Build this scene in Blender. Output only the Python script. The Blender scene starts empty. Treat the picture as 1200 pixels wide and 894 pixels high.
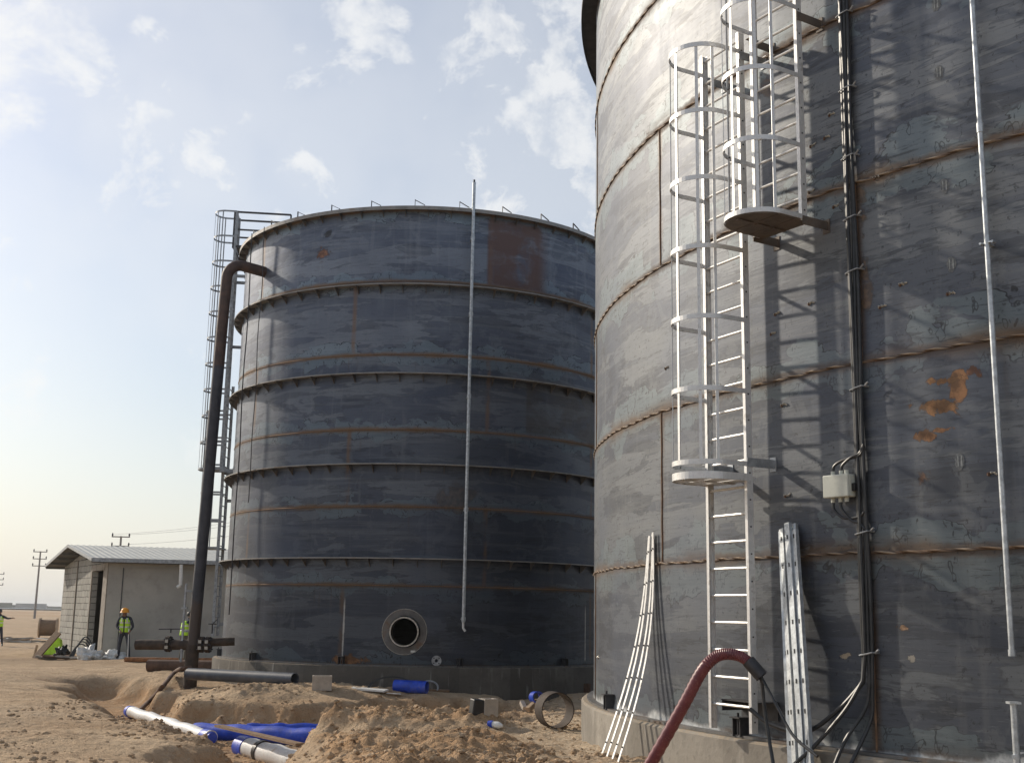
import bpy, bmesh, math, random
import numpy as np
from mathutils import Vector, Matrix, Euler
random.seed(7); np.random.seed(7)
R_ = math.radians
scene = bpy.context.scene
COL = scene.collection
sin, cos, pi = math.sin, math.cos, math.pi

# ------------------------------------------------------------------ camera
F, PIT, ROL = 1404.0, 0.193, 0.018          # focal length (photo pixels), pitch, roll
cam_d = bpy.data.cameras.new('camera'); cam = bpy.data.objects.new('camera', cam_d); COL.objects.link(cam)
cam_d.sensor_width = 36; cam_d.lens = F/1200*36; cam_d.clip_start = 0.1; cam_d.clip_end = 12000
cam.matrix_world = Matrix.Rotation(pi/2+PIT, 4, 'X') @ Matrix.Rotation(ROL, 4, 'Z')
scene.camera = cam
def ray(px, py):
    x = px-600; y = 447-py
    c, s = cos(ROL), sin(ROL); x, y = c*x-s*y, s*x+c*y
    a, b, e = x/F, 1.0, y/F
    c, s = cos(PIT), sin(PIT)
    return Vector((a, c*b-s*e, s*b+c*e))
def onz(px, py, z=-1.85):
    d = ray(px, py); return d*(z/d.z)
def atY(px, py, Y):
    d = ray(px, py); return d*(Y/d.y)

# ------------------------------------------------------------------ node helpers
class G:
    """tiny expression builder over shader nodes"""
    def __init__(s, nt): s.nt = nt; s.L = nt.links
    def n(s, t, **kw):
        o = s.nt.nodes.new(t)
        for k, v in kw.items(): setattr(o, k, v)
        return o
    def put(s, sock, v):
        if v is None: return
        if isinstance(v, bpy.types.NodeSocket): s.L.new(v, sock)
        else:
            if hasattr(sock.default_value, '__len__') and not hasattr(v, '__len__'): v = (v,)*len(sock.default_value)
            if hasattr(sock.default_value, '__len__') and len(sock.default_value) == 4 and len(v) == 3: v = (*v, 1)
            sock.default_value = v
    def m(s, op, a, b=None, c=None, clamp=False):
        o = s.n('ShaderNodeMath', operation=op, use_clamp=clamp)
        for i, v in enumerate((a, b, c)): s.put(o.inputs[i], v)
        return o.outputs[0]
    def add(s, a, b): return s.m('ADD', a, b)
    def sub(s, a, b): return s.m('SUBTRACT', a, b)
    def mul(s, a, b): return s.m('MULTIPLY', a, b)
    def vec(s, x, y, z=0.0):
        o = s.n('ShaderNodeCombineXYZ')
        for i, v in enumerate((x, y, z)): s.put(o.inputs[i], v)
        return o.outputs[0]
    def xyz(s, v):
        o = s.n('ShaderNodeSeparateXYZ'); s.L.new(v, o.inputs[0]); return o.outputs
    def step(s, v, a, b):      # smooth 0..1 from a to b
        o = s.n('ShaderNodeMapRange', interpolation_type='SMOOTHSTEP')
        s.put(o.inputs[0], v); o.inputs[1].default_value = a; o.inputs[2].default_value = b
        return o.outputs[0]
    def noise(s, v, scale, detail=4, rough=0.55, dist=0.0):
        o = s.n('ShaderNodeTexNoise'); s.L.new(v, o.inputs['Vector'])
        o.inputs['Scale'].default_value = scale; o.inputs['Detail'].default_value = detail
        o.inputs['Roughness'].default_value = rough; o.inputs['Distortion'].default_value = dist
        return o.outputs[0]
    def mix(s, f, a, b):
        o = s.n('ShaderNodeMix', data_type='RGBA')
        s.put(o.inputs[0], f); s.put(o.inputs[6], a); s.put(o.inputs[7], b); return o.outputs[2]
    def scale(s, v, sx, sy, sz):
        o = s.n('ShaderNodeVectorMath', operation='MULTIPLY'); s.L.new(v, o.inputs[0]); o.inputs[1].default_value = (sx, sy, sz)
        return o.outputs[0]
    def mulc(s, c, f):
        o = s.n('ShaderNodeVectorMath', operation='SCALE'); s.L.new(c, o.inputs[0]); s.put(o.inputs['Scale'], f); return o.outputs[0]
    def obj(s): return s.n('ShaderNodeTexCoord').outputs['Object']
    def pos(s): return s.n('ShaderNodeNewGeometry').outputs['Position']
    def bump(s, h, strength=0.3, dist=0.02):
        o = s.n('ShaderNodeBump'); o.inputs['Strength'].default_value = strength; o.inputs['Distance'].default_value = dist
        s.L.new(h, o.inputs['Height']); return o.outputs[0]
def new_mat(name):
    m = bpy.data.materials.new(name); m.use_nodes = True
    g = G(m.node_tree); b = m.node_tree.nodes['Principled BSDF']
    return m, g, b
def simple(name, col, rough=0.6, metal=0.0, var=0.25, scale=6.0, dirt=None, bump=0.15, spec=0.5, stretch=None):
    """one base colour broken up by two noises, optional dirt colour, slight bump"""
    m, g, b = new_mat(name)
    p = g.obj()
    if stretch: p = g.scale(p, *stretch)
    n1 = g.noise(p, scale, 5, .6); n2 = g.noise(p, scale*7, 3, .6)
    f = g.step(n1, .3, .7)
    lo = tuple(c*(1-var) for c in col); hi = tuple(min(1, c*(1+var)) for c in col)
    c = g.mix(f, lo, hi)
    c = g.mix(g.mul(g.step(n2, .5, .75), .25), c, tuple(x*.5 for x in col))
    if dirt: c = g.mix(g.mul(g.step(n1, .52, .7), .8), c, dirt)
    g.put(b.inputs['Base Color'], c)
    g.put(b.inputs['Roughness'], g.add(rough-.08, g.mul(n2, .16)))
    b.inputs['Metallic'].default_value = metal
    b.inputs['Specular IOR Level'].default_value = spec
    if bump: g.put(b.inputs['Normal'], g.bump(n2, bump, .01))
    return m

M = {}
M['aluminium'] = simple('aluminium', (.72, .72, .71), .45, .45, .10, 9, dirt=(.42, .41, .39), bump=.05)
M['galvanised'] = simple('galvanised', (.50, .53, .55), .5, .7, .22, 14, bump=.05)
M['zinc'] = simple('zinc', (.34, .36, .38), .55, .5, .25, 10, bump=.05)
M['dark_steel'] = simple('dark_steel', (.06, .06, .065), .55, .4, .3, 5)
M['plate_dark'] = simple('plate_dark', (.14, .115, .095), .6, .2, .3, 5, dirt=(.12, .08, .05))
M['girder'] = simple('girder', (.15, .145, .14), .55, .3, .3, 3, dirt=(.16, .1, .06))
M['ring_steel'] = simple('ring_steel', (.27, .265, .255), .55, .3, .25, 3, dirt=(.20, .15, .11))
M['rust'] = simple('rust', (.13, .075, .05), .8, .1, .35, 5, dirt=(.09, .05, .035), bump=.3)
M['rust_dark'] = simple('rust_dark', (.062, .045, .034), .8, .1, .35, 5, dirt=(.085, .058, .04), bump=.3)
M['rust_bright'] = simple('rust_bright', (.3, .13, .05), .85, 0, .35, 8)
M['black'] = simple('black', (.015, .015, .016), .45, 0, .2, 10, bump=.02)
M['rubber'] = simple('rubber', (.03, .032, .035), .4, 0, .3, 8, bump=.02)
M['grey_pipe'] = simple('grey_pipe', (.055, .065, .085), .45, 0, .2, 3, dirt=(.10, .10, .10), bump=.03)
M['blue'] = simple('blue', (.014, .065, .52), .42, 0, .3, 4, dirt=(.10, .12, .36), bump=.35)
M['white_wrap'] = simple('white_wrap', (.72, .72, .70), .5, 0, .08, 7, dirt=(.52, .45, .36), bump=.5)
M['white'] = simple('white', (.75, .75, .72), .5, 0, .08, 5, bump=.05)
M['grey_plastic'] = simple('grey_plastic', (.52, .54, .48), .45, 0, .04, 5, bump=.02)
M['steel_cut'] = simple('steel_cut', (.45, .43, .38), .5, .5, .3, 20)
M['wood'] = simple('wood', (.22, .14, .08), .8, 0, .3, 4, stretch=(2, 2, 14))
M['wood_pale'] = simple('wood_pale', (.42, .30, .19), .85, 0, .2, 6)
M['concrete'] = simple('concrete', (.30, .27, .23), .9, 0, .25, 2.2, dirt=(.20, .17, .14), bump=.4)
M['block_grey'] = simple('block_grey', (.46, .40, .33), .9, 0, .15, 5, bump=.4)
M['hivis'] = simple('hivis', (.50, .85, .05), .7, 0, .12, 5, bump=.1)
M['reflective'] = simple('reflective', (.72, .74, .70), .4, .2, .08, 8)
M['helmet'] = simple('helmet', (.85, .33, .01), .4, 0, .08, 5, bump=.02)
M['cloth_dark'] = simple('cloth_dark', (.035, .04, .055), .9, 0, .3, 9)
M['cloth_khaki'] = simple('cloth_khaki', (.11, .10, .075), .9, 0, .3, 9)
M['skin'] = simple('skin', (.22, .12, .075), .6, 0, .1, 20)
M['plaster'] = simple('plaster', (.40, .385, .35), .9, 0, .14, .5, dirt=(.33, .31, .275), bump=.15)
M['roof_sheet'] = simple('roof_sheet', (.42, .43, .40), .6, .1, .1, 2, dirt=(.42, .41, .37))
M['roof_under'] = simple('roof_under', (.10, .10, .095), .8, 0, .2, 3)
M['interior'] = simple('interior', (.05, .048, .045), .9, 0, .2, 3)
M['pole_conc'] = simple('pole_conc', (.28, .26, .24), .8, 0, .1, 3)
M['chalk'] = simple('chalk', (.26, .28, .285), .9, 0, .2, 30)
M['chalk_pale'] = simple('chalk_pale', (.14, .152, .162), .9, 0, .3, 40)
M['scrap'] = simple('scrap', (.33, .31, .28), .85, 0, .5, 2.5)

# red corrugated hose
def hose_mat():
    m, g, b = new_mat('red_hose')
    n = g.noise(g.obj(), 9, 4); n2 = g.noise(g.obj(), 45, 2)
    c = g.mix(g.step(n, .3, .7), (.13, .026, .036), (.20, .05, .055))
    c = g.mix(g.mul(g.step(n2, .55, .7), .5), c, (.27, .13, .11))
    g.put(b.inputs['Base Color'], c); b.inputs['Roughness'].default_value = .42
    return m
M['hose'] = hose_mat()

# blockwork: brick pattern in the wall's own plane
def block_mat(d):
    m, g, b = new_mat('blockwork')
    p = g.obj(); x, y, z = g.xyz(p)
    u = g.add(g.mul(x, d[0]), g.mul(y, d[1]))
    o = g.n('ShaderNodeTexBrick'); g.put(o.inputs['Vector'], g.vec(g.add(u, g.mul(g.noise(p, 3, 2), .03)), g.add(z, g.mul(g.noise(p, 2.5, 2), .05)), 0))
    o.inputs['Scale'].default_value = 1; o.inputs['Brick Width'].default_value = .62; o.inputs['Row Height'].default_value = .26
    o.inputs['Mortar Size'].default_value = .018; o.inputs['Mortar Smooth'].default_value = .3; o.inputs['Bias'].default_value = 0
    o.inputs['Color1'].default_value = (.35, .345, .31, 1); o.inputs['Color2'].default_value = (.27, .265, .24, 1); o.inputs['Mortar'].default_value = (.07, .065, .06, 1)
    n = g.noise(p, 1.3, 4); n2 = g.noise(p, 14, 3)
    c = g.mix(g.mul(g.step(n, .4, .7), .5), o.outputs[0], (.42, .40, .36))
    g.put(b.inputs['Base Color'], c); b.inputs['Roughness'].default_value = .92
    g.put(b.inputs['Normal'], g.bump(g.add(g.mul(o.outputs[1], -1.0), g.mul(n2, .5)), .6, .02))
    return m

# bare mill-scale steel of a tank: object origin on the axis at the base
def steel_mat(name, R, course, nplates, stag, blobs=(), band=.30, grime=0.0, white_base=False, streaks=(), rustw=1.0, patches=(), metal=.35, dark=1.0, grain=1.0, row_lo=.62, row_hi=1.25, wash=.3, tint=(.92, 1.0, 1.09), stain=.5):
    m, g, b = new_mat(name)
    p = g.obj(); x, y, z = g.xyz(p)
    ang = g.m('ARCTAN2', x, g.mul(y, -1.0))            # 0 towards -Y, +90 deg towards +X
    u = g.mul(ang, R); v = z
    uv = g.vec(u, v, 0)
    nl = g.noise(p, .55, 5, .6); nm = g.noise(p, 1.6, 5, .6, .6); ns = g.noise(p, 7, 5, .65); nf = g.noise(p, 38, 3, .6)
    hor = g.noise(g.vec(g.mul(u, .35), g.mul(v, 6.0), 1.7), 1.0, 5, .6)       # horizontal rolling marks
    hor2 = g.noise(g.vec(g.mul(u, 1.2), g.mul(v, 30.0), 4.1), 1.0, 3, .6)
    ver = g.noise(g.vec(g.mul(u, 5.0), g.mul(v, .35), 8.3), 1.0, 4, .6)       # runs
    # plate tone
    row = g.m('FLOOR', g.m('DIVIDE', v, course))
    odd = g.m('MODULO', g.add(row, 40.0), 2.0)
    pw = 2*pi*R/nplates
    uo = g.add(g.sub(u, stag*R), g.mul(odd, pw*.5))
    plate = g.m('FLOOR', g.m('DIVIDE', g.add(uo, 20*pw), pw))
    wn = g.n('ShaderNodeTexWhiteNoise', noise_dimensions='2D'); g.put(wn.inputs['Vector'], g.vec(row, plate, 0))
    tone = wn.outputs[0]
    k = lambda c: tuple(a*t*dark for a, t in zip(c, tint))
    hs = g.noise(g.vec(g.mul(u, .26), g.mul(v, 1.5), 5.5), 1.0, 5, .58, .35); hs2 = g.noise(g.vec(g.mul(u, .55), g.mul(v, 2.6), 9.5), 1.0, 5, .6, .5)
    hs3 = g.noise(g.vec(g.mul(u, .16), g.mul(v, .55), 2.5), 1.0, 3, .5)
    c = g.mix(g.step(nl, .32, .68), k((.085, .09, .105)), k((.15, .152, .158)))
    c = g.mix(g.mul(g.step(tone, 0, 1), .50), c, k((.068, .074, .092)))
    c = g.mix(g.mul(g.step(hs3, .45, .62), .45), c, k((.084, .092, .112)))
    c = g.mix(g.mul(g.step(hs, .52, .545), .55), c, k((.215, .213, .205)))
    c = g.mix(g.mul(g.step(hs2, .55, .565), stain), c, k((.052, .055, .064)))
    c = g.mix(g.mul(g.step(nm, .56, .60), .30), c, k((.21, .208, .20)))
    sl = g.sub(1.0, g.step(g.m('ABSOLUTE', g.sub(hs, .535)), .0, .012))
    c = g.mix(g.mul(sl, .45), c, k((.04, .042, .048)))
    c = g.mix(g.mul(g.step(hor, .5, .68), .45), c, k((.21, .205, .195)))
    c = g.mix(g.mul(g.step(hor2, .54, .7), .35), c, k((.06, .06, .065)))
    c = g.mix(g.mul(g.step(ver, .56, .72), .28), c, k((.23, .22, .205)))
    # bands along the horizontal seams: bluish grey with a wavy, dark-lined edge
    vm = g.m('MODULO', g.add(v, course*.5), course); dv = g.m('ABSOLUTE', g.sub(vm, course*.5))    # distance to the nearest seam
    wav = g.noise(g.vec(g.mul(u, 1.1), g.mul(v, 1.6), 3.3), 1.0, 4, .55, .4)
    edge = g.sub(dv, g.mul(g.step(wav, .30, .75), band*2.0))
    inb = g.sub(1.0, g.step(edge, -.015, .015))
    c = g.mix(g.mul(inb, .55), c, k((.185, .215, .212)))
    line = g.sub(1.0, g.step(g.m('ABSOLUTE', edge), .004, .018))
    brk = g.step(g.noise(uv, 2.3, 3), .44, .6)
    c = g.mix(g.mul(g.mul(line, brk), .95), c, k((.03, .03, .032)))
    spots = g.noise(g.scale(uv, 7, 3.5, 1), 1.0, 2, .5)
    ring = g.sub(1.0, g.step(g.m('ABSOLUTE', g.sub(spots, .62)), .006, .02))
    c = g.mix(g.mul(g.mul(ring, inb), .75), c, k((.03, .03, .032)))
    # rust at seams
    near = g.sub(1.0, g.step(g.add(dv, g.mul(ns, -.10)), -.02, .05*rustw))
    c = g.mix(g.mul(near, .7), c, (.155, .098, .06))
    halo = g.mul(g.sub(1.0, g.step(dv, .02, .22*rustw)), g.step(g.noise(g.scale(uv, .9, 1.6, 1), 1.0, 4), .44, .66))
    c = g.mix(g.mul(halo, .75), c, (.165, .105, .06))
    drip = g.mul(g.mul(g.step(g.m('MODULO', g.add(v, course), course), course*.55, course), g.step(g.noise(g.vec(g.mul(u, 9.0), g.mul(v, .5), 1.1), 1.0, 4, .6), .56, .70)), g.step(g.noise(g.scale(uv, .5, .5, 1), 1.0, 2), .45, .6))
    c = g.mix(g.mul(drip, .45), c, (.11, .08, .058))
    um = g.m('ABSOLUTE', g.sub(g.m('MODULO', g.add(uo, 20*pw+pw*.5), pw), pw*.5))
    vr = g.mul(g.sub(1.0, g.step(um, .012, .10)), g.step(g.noise(g.scale(uv, 3, 1.1, 1), 1.0, 5), .38, .6))
    c = g.mix(g.mul(vr, .8), c, (.16, .095, .055))
    # short dark roll marks and pits
    fl = g.noise(g.vec(g.mul(u, 3.2), g.mul(v, 26.0), 6.6), 1.0, 4, .7)
    fl2 = g.noise(g.vec(g.mul(u, 16.0), g.mul(v, 11.0), 2.6), 1.0, 4, .7)
    c = g.mix(g.mul(g.step(fl, .56, .66), .55*grain), c, k((.045, .045, .048)))
    c = g.mix(g.mul(g.step(fl2, .60, .68), .6*grain), c, k((.04, .04, .043)))
    c = g.mix(g.mul(g.step(fl, .40, .30), .3*grain), c, k((.26, .255, .245)))
    # tone steps by course: lower courses darker, upper ones lighter
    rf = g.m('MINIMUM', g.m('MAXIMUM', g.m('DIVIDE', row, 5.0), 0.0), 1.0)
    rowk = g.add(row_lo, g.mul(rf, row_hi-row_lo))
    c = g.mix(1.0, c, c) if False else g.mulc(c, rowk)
    # heat-discoloured purple-blue washes
    c = g.mix(g.mul(g.step(g.noise(p, .42, 2), .52, .66), wash), c, k((.082, .092, .118)))
    # given patches: (u, v, ru, rv, threshold, colour, strength, noise_scale)
    for (au, av, ru, rv, th, col, st, sc) in blobs:
        du = g.m('DIVIDE', g.sub(u, au), ru); dvv = g.m('DIVIDE', g.sub(v, av), rv)
        d = g.m('SQRT', g.add(g.mul(du, du), g.mul(dvv, dvv)))
        nn = g.noise(g.add_vec(uv, (au*3.7, av*1.9, 0)) if hasattr(g, 'add_vec') else uv, sc, 5, .6, .5)
        f = g.sub(1.0, g.step(g.add(d, g.mul(g.sub(nn, .5), 3.2)), th-.12, th+.02))
        rim = g.mul(g.sub(1.0, g.step(g.m('ABSOLUTE', g.sub(g.add(d, g.mul(g.sub(nn, .5), 3.2)), th)), .02, .16)), .7)
        c = g.mix(g.mul(rim, st*.8), c, tuple(q*.25 for q in col))
        c = g.mix(g.mul(f, st), c, g.mix(g.step(ns, .4, .65), tuple(q*.42 for q in col), col))
    # straight-edged panels (u0, u1, v0, v1, colour, strength)
    for (u0, u1, v0, v1, col, st) in patches:
        e = .05
        f = g.mul(g.mul(g.step(u, u0-e, u0+e), g.sub(1.0, g.step(u, u1-e*5, u1+e*5))), g.mul(g.step(v, v0-e, v0+e), g.sub(1.0, g.step(v, v1-e, v1+e))))
        c = g.mix(g.mul(f, g.mul(g.step(nm, .2, .6), st)), c, col)
    # whitish sprayed streaks (u, v0, v1, width)
    for (au, v0, v1, w) in streaks:
        f = g.mul(g.sub(1.0, g.step(g.add(g.m('ABSOLUTE', g.sub(u, au)), g.mul(ns, w*.8)), w*.45, w*1.1)), g.mul(g.step(v, v0, v0+.1), g.sub(1.0, g.step(v, v1-.35, v1))))
        c = g.mix(g.mul(f, .75), c, (.50, .49, .46))
    if white_base:
        f = g.sub(1.0, g.step(g.add(v, g.mul(g.sub(g.noise(g.scale(uv, 1.3, 1.1, 1), 1.0, 5, .6), .5), .55)), .02, .11))
        c = g.mix(g.mul(f, .9), c, g.mix(g.step(ns, .4, .6), (.40, .42, .43), (.58, .60, .60)))
    c = g.mix(g.mul(g.step(nf, .62, .72), .35), c, (.03, .03, .032))
    if grime: c = g.mix(g.mul(g.sub(1.0, g.step(v, .1, grime)), .5), c, (.09, .075, .06))
    g.put(b.inputs['Base Color'], c)
    g.put(b.inputs['Metallic'], g.sub(metal, g.mul(g.m('MAXIMUM', near, vr), metal*.8)))
    rg = g.add(.44, g.add(g.mul(nm, .20), g.mul(g.m('MAXIMUM', near, halo), .22)))
    g.put(b.inputs['Roughness'], rg)
    b.inputs['Specular IOR Level'].default_value = .5
    h = g.add(g.mul(ns, .5), g.add(g.mul(hor2, .35), g.add(g.mul(nf, .12), g.mul(nl, 1.2))))
    g.put(b.inputs['Normal'], g.bump(h, .28, .012))
    return m

def ring_concrete(name, dark):
    m, g, b = new_mat(name)
    p = g.obj(); x, y, z = g.xyz(p)
    ang = g.m('ARCTAN2', x, g.mul(y, -1.0))
    st = g.n('ShaderNodeTexWhiteNoise', noise_dimensions='1D'); g.put(st.inputs['W'], g.m('FLOOR', g.mul(ang, 9.0)))
    n = g.noise(p, 1.4, 5); n2 = g.noise(p, 12, 4)
    run = g.noise(g.vec(g.mul(ang, 40.0), g.mul(z, .7), 2.2), 1.0, 4)
    base = (.125, .112, .094) if dark else (.30, .275, .235)  # the dark variant has a much darker base colour
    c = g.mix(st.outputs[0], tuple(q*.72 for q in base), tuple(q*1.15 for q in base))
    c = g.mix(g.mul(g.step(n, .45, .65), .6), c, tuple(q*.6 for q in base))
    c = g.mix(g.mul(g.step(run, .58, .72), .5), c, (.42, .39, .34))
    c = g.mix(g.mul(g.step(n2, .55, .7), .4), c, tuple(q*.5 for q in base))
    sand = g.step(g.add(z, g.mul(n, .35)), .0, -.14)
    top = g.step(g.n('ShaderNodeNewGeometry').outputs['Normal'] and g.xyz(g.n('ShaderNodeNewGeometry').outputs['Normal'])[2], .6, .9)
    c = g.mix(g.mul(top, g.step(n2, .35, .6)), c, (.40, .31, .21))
    g.put(b.inputs['Base Color'], c); b.inputs['Roughness'].default_value = .93
    g.put(b.inputs['Normal'], g.bump(g.add(n2, run), .5, .02))
    return m

def weld_mat(name, C, twist, lo, hi):
    m, g, b = new_mat(name)
    x, y, z = g.xyz(g.obj())
    ang = g.m('ARCTAN2', x, g.mul(y, -1.0))
    s = g.m('SINE', g.add(g.mul(ang, C), g.mul(z, twist)))
    n = g.noise(g.obj(), 3, 4)
    c = g.mix(g.step(s, -.4, .5), lo, hi)
    c = g.mix(g.mul(g.step(n, .45, .65), .6), c, (.20, .115, .06))
    g.put(b.inputs['Base Color'], c); b.inputs['Roughness'].default_value = .7; b.inputs['Metallic'].default_value = .15
    g.put(b.inputs['Normal'], g.bump(s, .8, .02))
    return m

def ground_mat():
    m, g, b = new_mat('sandy_earth')
    p = g.pos(); x, y, z = g.xyz(p)
    n0 = g.noise(p, .11, 4, .6); n1 = g.noise(p, .6, 5, .6); n2 = g.noise(p, 3.0, 5, .65); n3 = g.noise(p, 16, 4, .65); n4 = g.noise(p, 60, 2, .6)
    c = g.mix(g.step(n1, .3, .7), (.48, .345, .22), (.62, .465, .305))
    c = g.mix(g.mul(g.step(n0, .42, .62), .45), c, (.46, .35, .24))
    c = g.mix(g.mul(g.step(n2, .50, .66), .5), c, (.40, .28, .175))
    c = g.mix(g.mul(g.step(n3, .55, .68), .55), c, (.24, .16, .095))
    tr = g.noise(g.vec(g.mul(x, .9), g.mul(y, 2.6), 0.0), 1.0, 6, .68, .6)
    c = g.mix(g.mul(g.step(tr, .53, .62), .4), c, (.29, .20, .13))
    c = g.mix(g.mul(g.step(n4, .6, .72), .4), c, (.58, .47, .34))
    # soil dug from depth is redder; the trampled sand by the right tank is paler
    at = g.n('ShaderNodeAttribute', attribute_name='soil'); f = at.outputs['Color']
    r_, g_, b_ = g.xyz(f) if False else (None, None, None)
    sp = g.n('ShaderNodeSeparateColor'); g.put(sp.inputs[0], f)
    c = g.mix(g.mul(sp.outputs[0], g.step(n2, .2, .6)), c, (.44, .275, .15))
    c = g.mix(g.mul(sp.outputs[1], g.step(n3, .62, .35)), c, (.60, .51, .38))
    c = g.mix(g.mul(sp.outputs[2], .6), c, (.27, .19, .12))
    g.put(b.inputs['Base Color'], c); b.inputs['Roughness'].default_value = .95; b.inputs['Specular IOR Level'].default_value = .15
    h = g.add(g.mul(n2, 1.3), g.add(g.mul(n3, .8), g.mul(n4, .22)))
    g.put(b.inputs['Normal'], g.bump(h, .9, .075))
    return m

# ------------------------------------------------------------------ mesh helpers
class MB:
    def __init__(s): s.v = []; s.f = []; s.mi = []; s.cur = 0
    def face(s, *idx): s.f.append(idx); s.mi.append(s.cur)
    def add(s, vs, fs):
        o = len(s.v); s.v += [tuple(q) for q in vs]
        for f in fs: s.f.append(tuple(i+o for i in f)); s.mi.append(s.cur)
    def box(s, c, size, rot=None):
        hx, hy, hz = (q/2 for q in size)
        vs = [Vector((a*hx, b*hy, e*hz)) for e in (-1, 1) for b in (-1, 1) for a in (-1, 1)]
        if rot is not None: vs = [rot @ q for q in vs]
        c = Vector(c); s.add([q+c for q in vs], [(0, 2, 3, 1), (4, 5, 7, 6), (0, 1, 5, 4), (2, 6, 7, 3), (0, 4, 6, 2), (1, 3, 7, 5)])
        return s
    def bar(s, a, b, w, h, up=(0, 0, 1)):           # rectangular bar between two points
        a, b = Vector(a), Vector(b); d = (b-a); L = d.length; d.normalize(); up = Vector(up)
        if abs(d.dot(up)) > .98: up = Vector((1, 0, 0))
        x = d.cross(up).normalized(); u = x.cross(d).normalized()
        rot = Matrix((x, d, u)).transposed()
        return s.box((a+b)/2, (w, L, h), rot)
    def tube(s, pts, r, n=10, caps=True, closed=False):
        pts = [Vector(q) for q in pts]; N = len(pts)
        rs = r if hasattr(r, '__len__') else [r]*N
        o = len(s.v); prev = None
        for i, q in enumerate(pts):
            if closed: d = pts[(i+1) % N]-pts[i-1]
            else: d = pts[min(i+1, N-1)]-pts[max(i-1, 0)]
            d.normalize()
            if prev is None:
                ref = Vector((0, 0, 1)) if abs(d.z) < .9 else Vector((1, 0, 0)); x = d.cross(ref).normalized()
            else: x = (prev-d*prev.dot(d)).normalized()
            prev = x; y = d.cross(x)
            for k in range(n):
                a = 2*pi*k/n; s.v.append(tuple(q+(x*cos(a)+y*sin(a))*rs[i]))
        for i in range(N if closed else N-1):
            j = (i+1) % N
            for k in range(n):
                s.face(o+i*n+k, o+i*n+(k+1) % n, o+j*n+(k+1) % n, o+j*n+k)
        if caps and not closed:
            s.face(*[o+k for k in range(n)][::-1]); s.face(*[o+(N-1)*n+k for k in range(n)])
        return s
    def pipe(s, a, b, ro, ri, n=24, segs=1):                # open-ended pipe with wall thickness
        a, b = Vector(a), Vector(b); d = (b-a).normalized()
        ref = Vector((0, 0, 1)) if abs(d.z) < .9 else Vector((1, 0, 0)); x = d.cross(ref).normalized(); y = d.cross(x)
        o = len(s.v)
        for q, r in ((a, ro), (b, ro), (b, ri), (a, ri)):
            for k in range(n):
                t = 2*pi*k/n; s.v.append(tuple(q+(x*cos(t)+y*sin(t))*r))
        for i in range(4):
            j = (i+1) % 4
            for k in range(n): s.face(o+i*n+k, o+i*n+(k+1) % n, o+j*n+(k+1) % n, o+j*n+k)
        return s
    def lathe(s, prof, a0=0, a1=2*pi, n=96, c=(0, 0)):       # (r, z) profile; arc a0..a1
        full = abs(a1-a0-2*pi) < 1e-6; o = len(s.v); k = len(prof); N = n if full else n+1
        for i in range(N):
            a = a0+(a1-a0)*i/n
            for (r, z) in prof: s.v.append((c[0]+r*cos(a), c[1]+r*sin(a), z))
        for i in range(n):
            j = (i+1) % N
            for q in range(k-1): s.face(o+i*k+q, o+j*k+q, o+j*k+q+1, o+i*k+q+1)
        return s
    def build(s, name, mat, parent=None, smooth=False, loc=None, rot=None, bevel=0):
        me = bpy.data.meshes.new(name)
        off = Vector((0, 0, 0))
        if parent is None and loc is None:
            xs = np.array(s.v); lo, hi = xs.min(0), xs.max(0); off = Vector(((lo[0]+hi[0])/2, (lo[1]+hi[1])/2, lo[2]))
        me.from_pydata([tuple(Vector(q)-off) for q in s.v], [], s.f)
        mats = mat if isinstance(mat, (list, tuple)) else [mat]
        for q in mats: me.materials.append(q)
        if len(mats) > 1: me.polygons.foreach_set('material_index', s.mi)
        bm = bmesh.new(); bm.from_mesh(me); bmesh.ops.recalc_face_normals(bm, faces=bm.faces); bm.to_mesh(me); bm.free()
        if smooth:
            me.polygons.foreach_set('use_smooth', [True]*len(me.polygons))
            me.set_sharp_from_angle(angle=R_(38))
        o = bpy.data.objects.new(name, me); COL.objects.link(o)
        if parent: o.parent = parent
        o.location = loc if loc is not None else off
        if rot is not None: o.rotation_euler = rot
        if bevel:
            md = o.modifiers.new('bevel', 'BEVEL'); md.width = bevel; md.segments = 2; md.limit_method = 'ANGLE'
        return o
def tag(o, label=None, cat=None, group=None, kind=None):
    if label: o['label'] = label
    if cat: o['category'] = cat
    if group: o['group'] = group
    if kind: o['kind'] = kind
    return o
def empty(name, loc, label, cat, group=None, rz=0):
    o = bpy.data.objects.new(name, None); COL.objects.link(o); o.location = loc; o.rotation_euler = (0, 0, rz)
    o.empty_display_size = .2
    return tag(o, label, cat, group)
def copy(o, parent, loc=None, rot=None):
    c = o.copy(); COL.objects.link(c); c.parent = parent
    if loc is not None: c.location = loc
    if rot is not None: c.rotation_euler = rot
    return c
def smooth_path(pts, per=8):
    """Catmull-Rom through the points"""
    p = [Vector(q) for q in pts]; p = [p[0]*2-p[1]]+p+[p[-1]*2-p[-2]]; out = []
    for i in range(1, len(p)-2):
        for k in range(per):
            t = k/per; a, b, c, d = p[i-1], p[i], p[i+1], p[i+2]
            out.append(.5*((2*b)+(c-a)*t+(2*a-5*b+4*c-d)*t*t+(3*b-a-3*c+d)*t*t*t))
    out.append(p[-2]); return out

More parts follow.
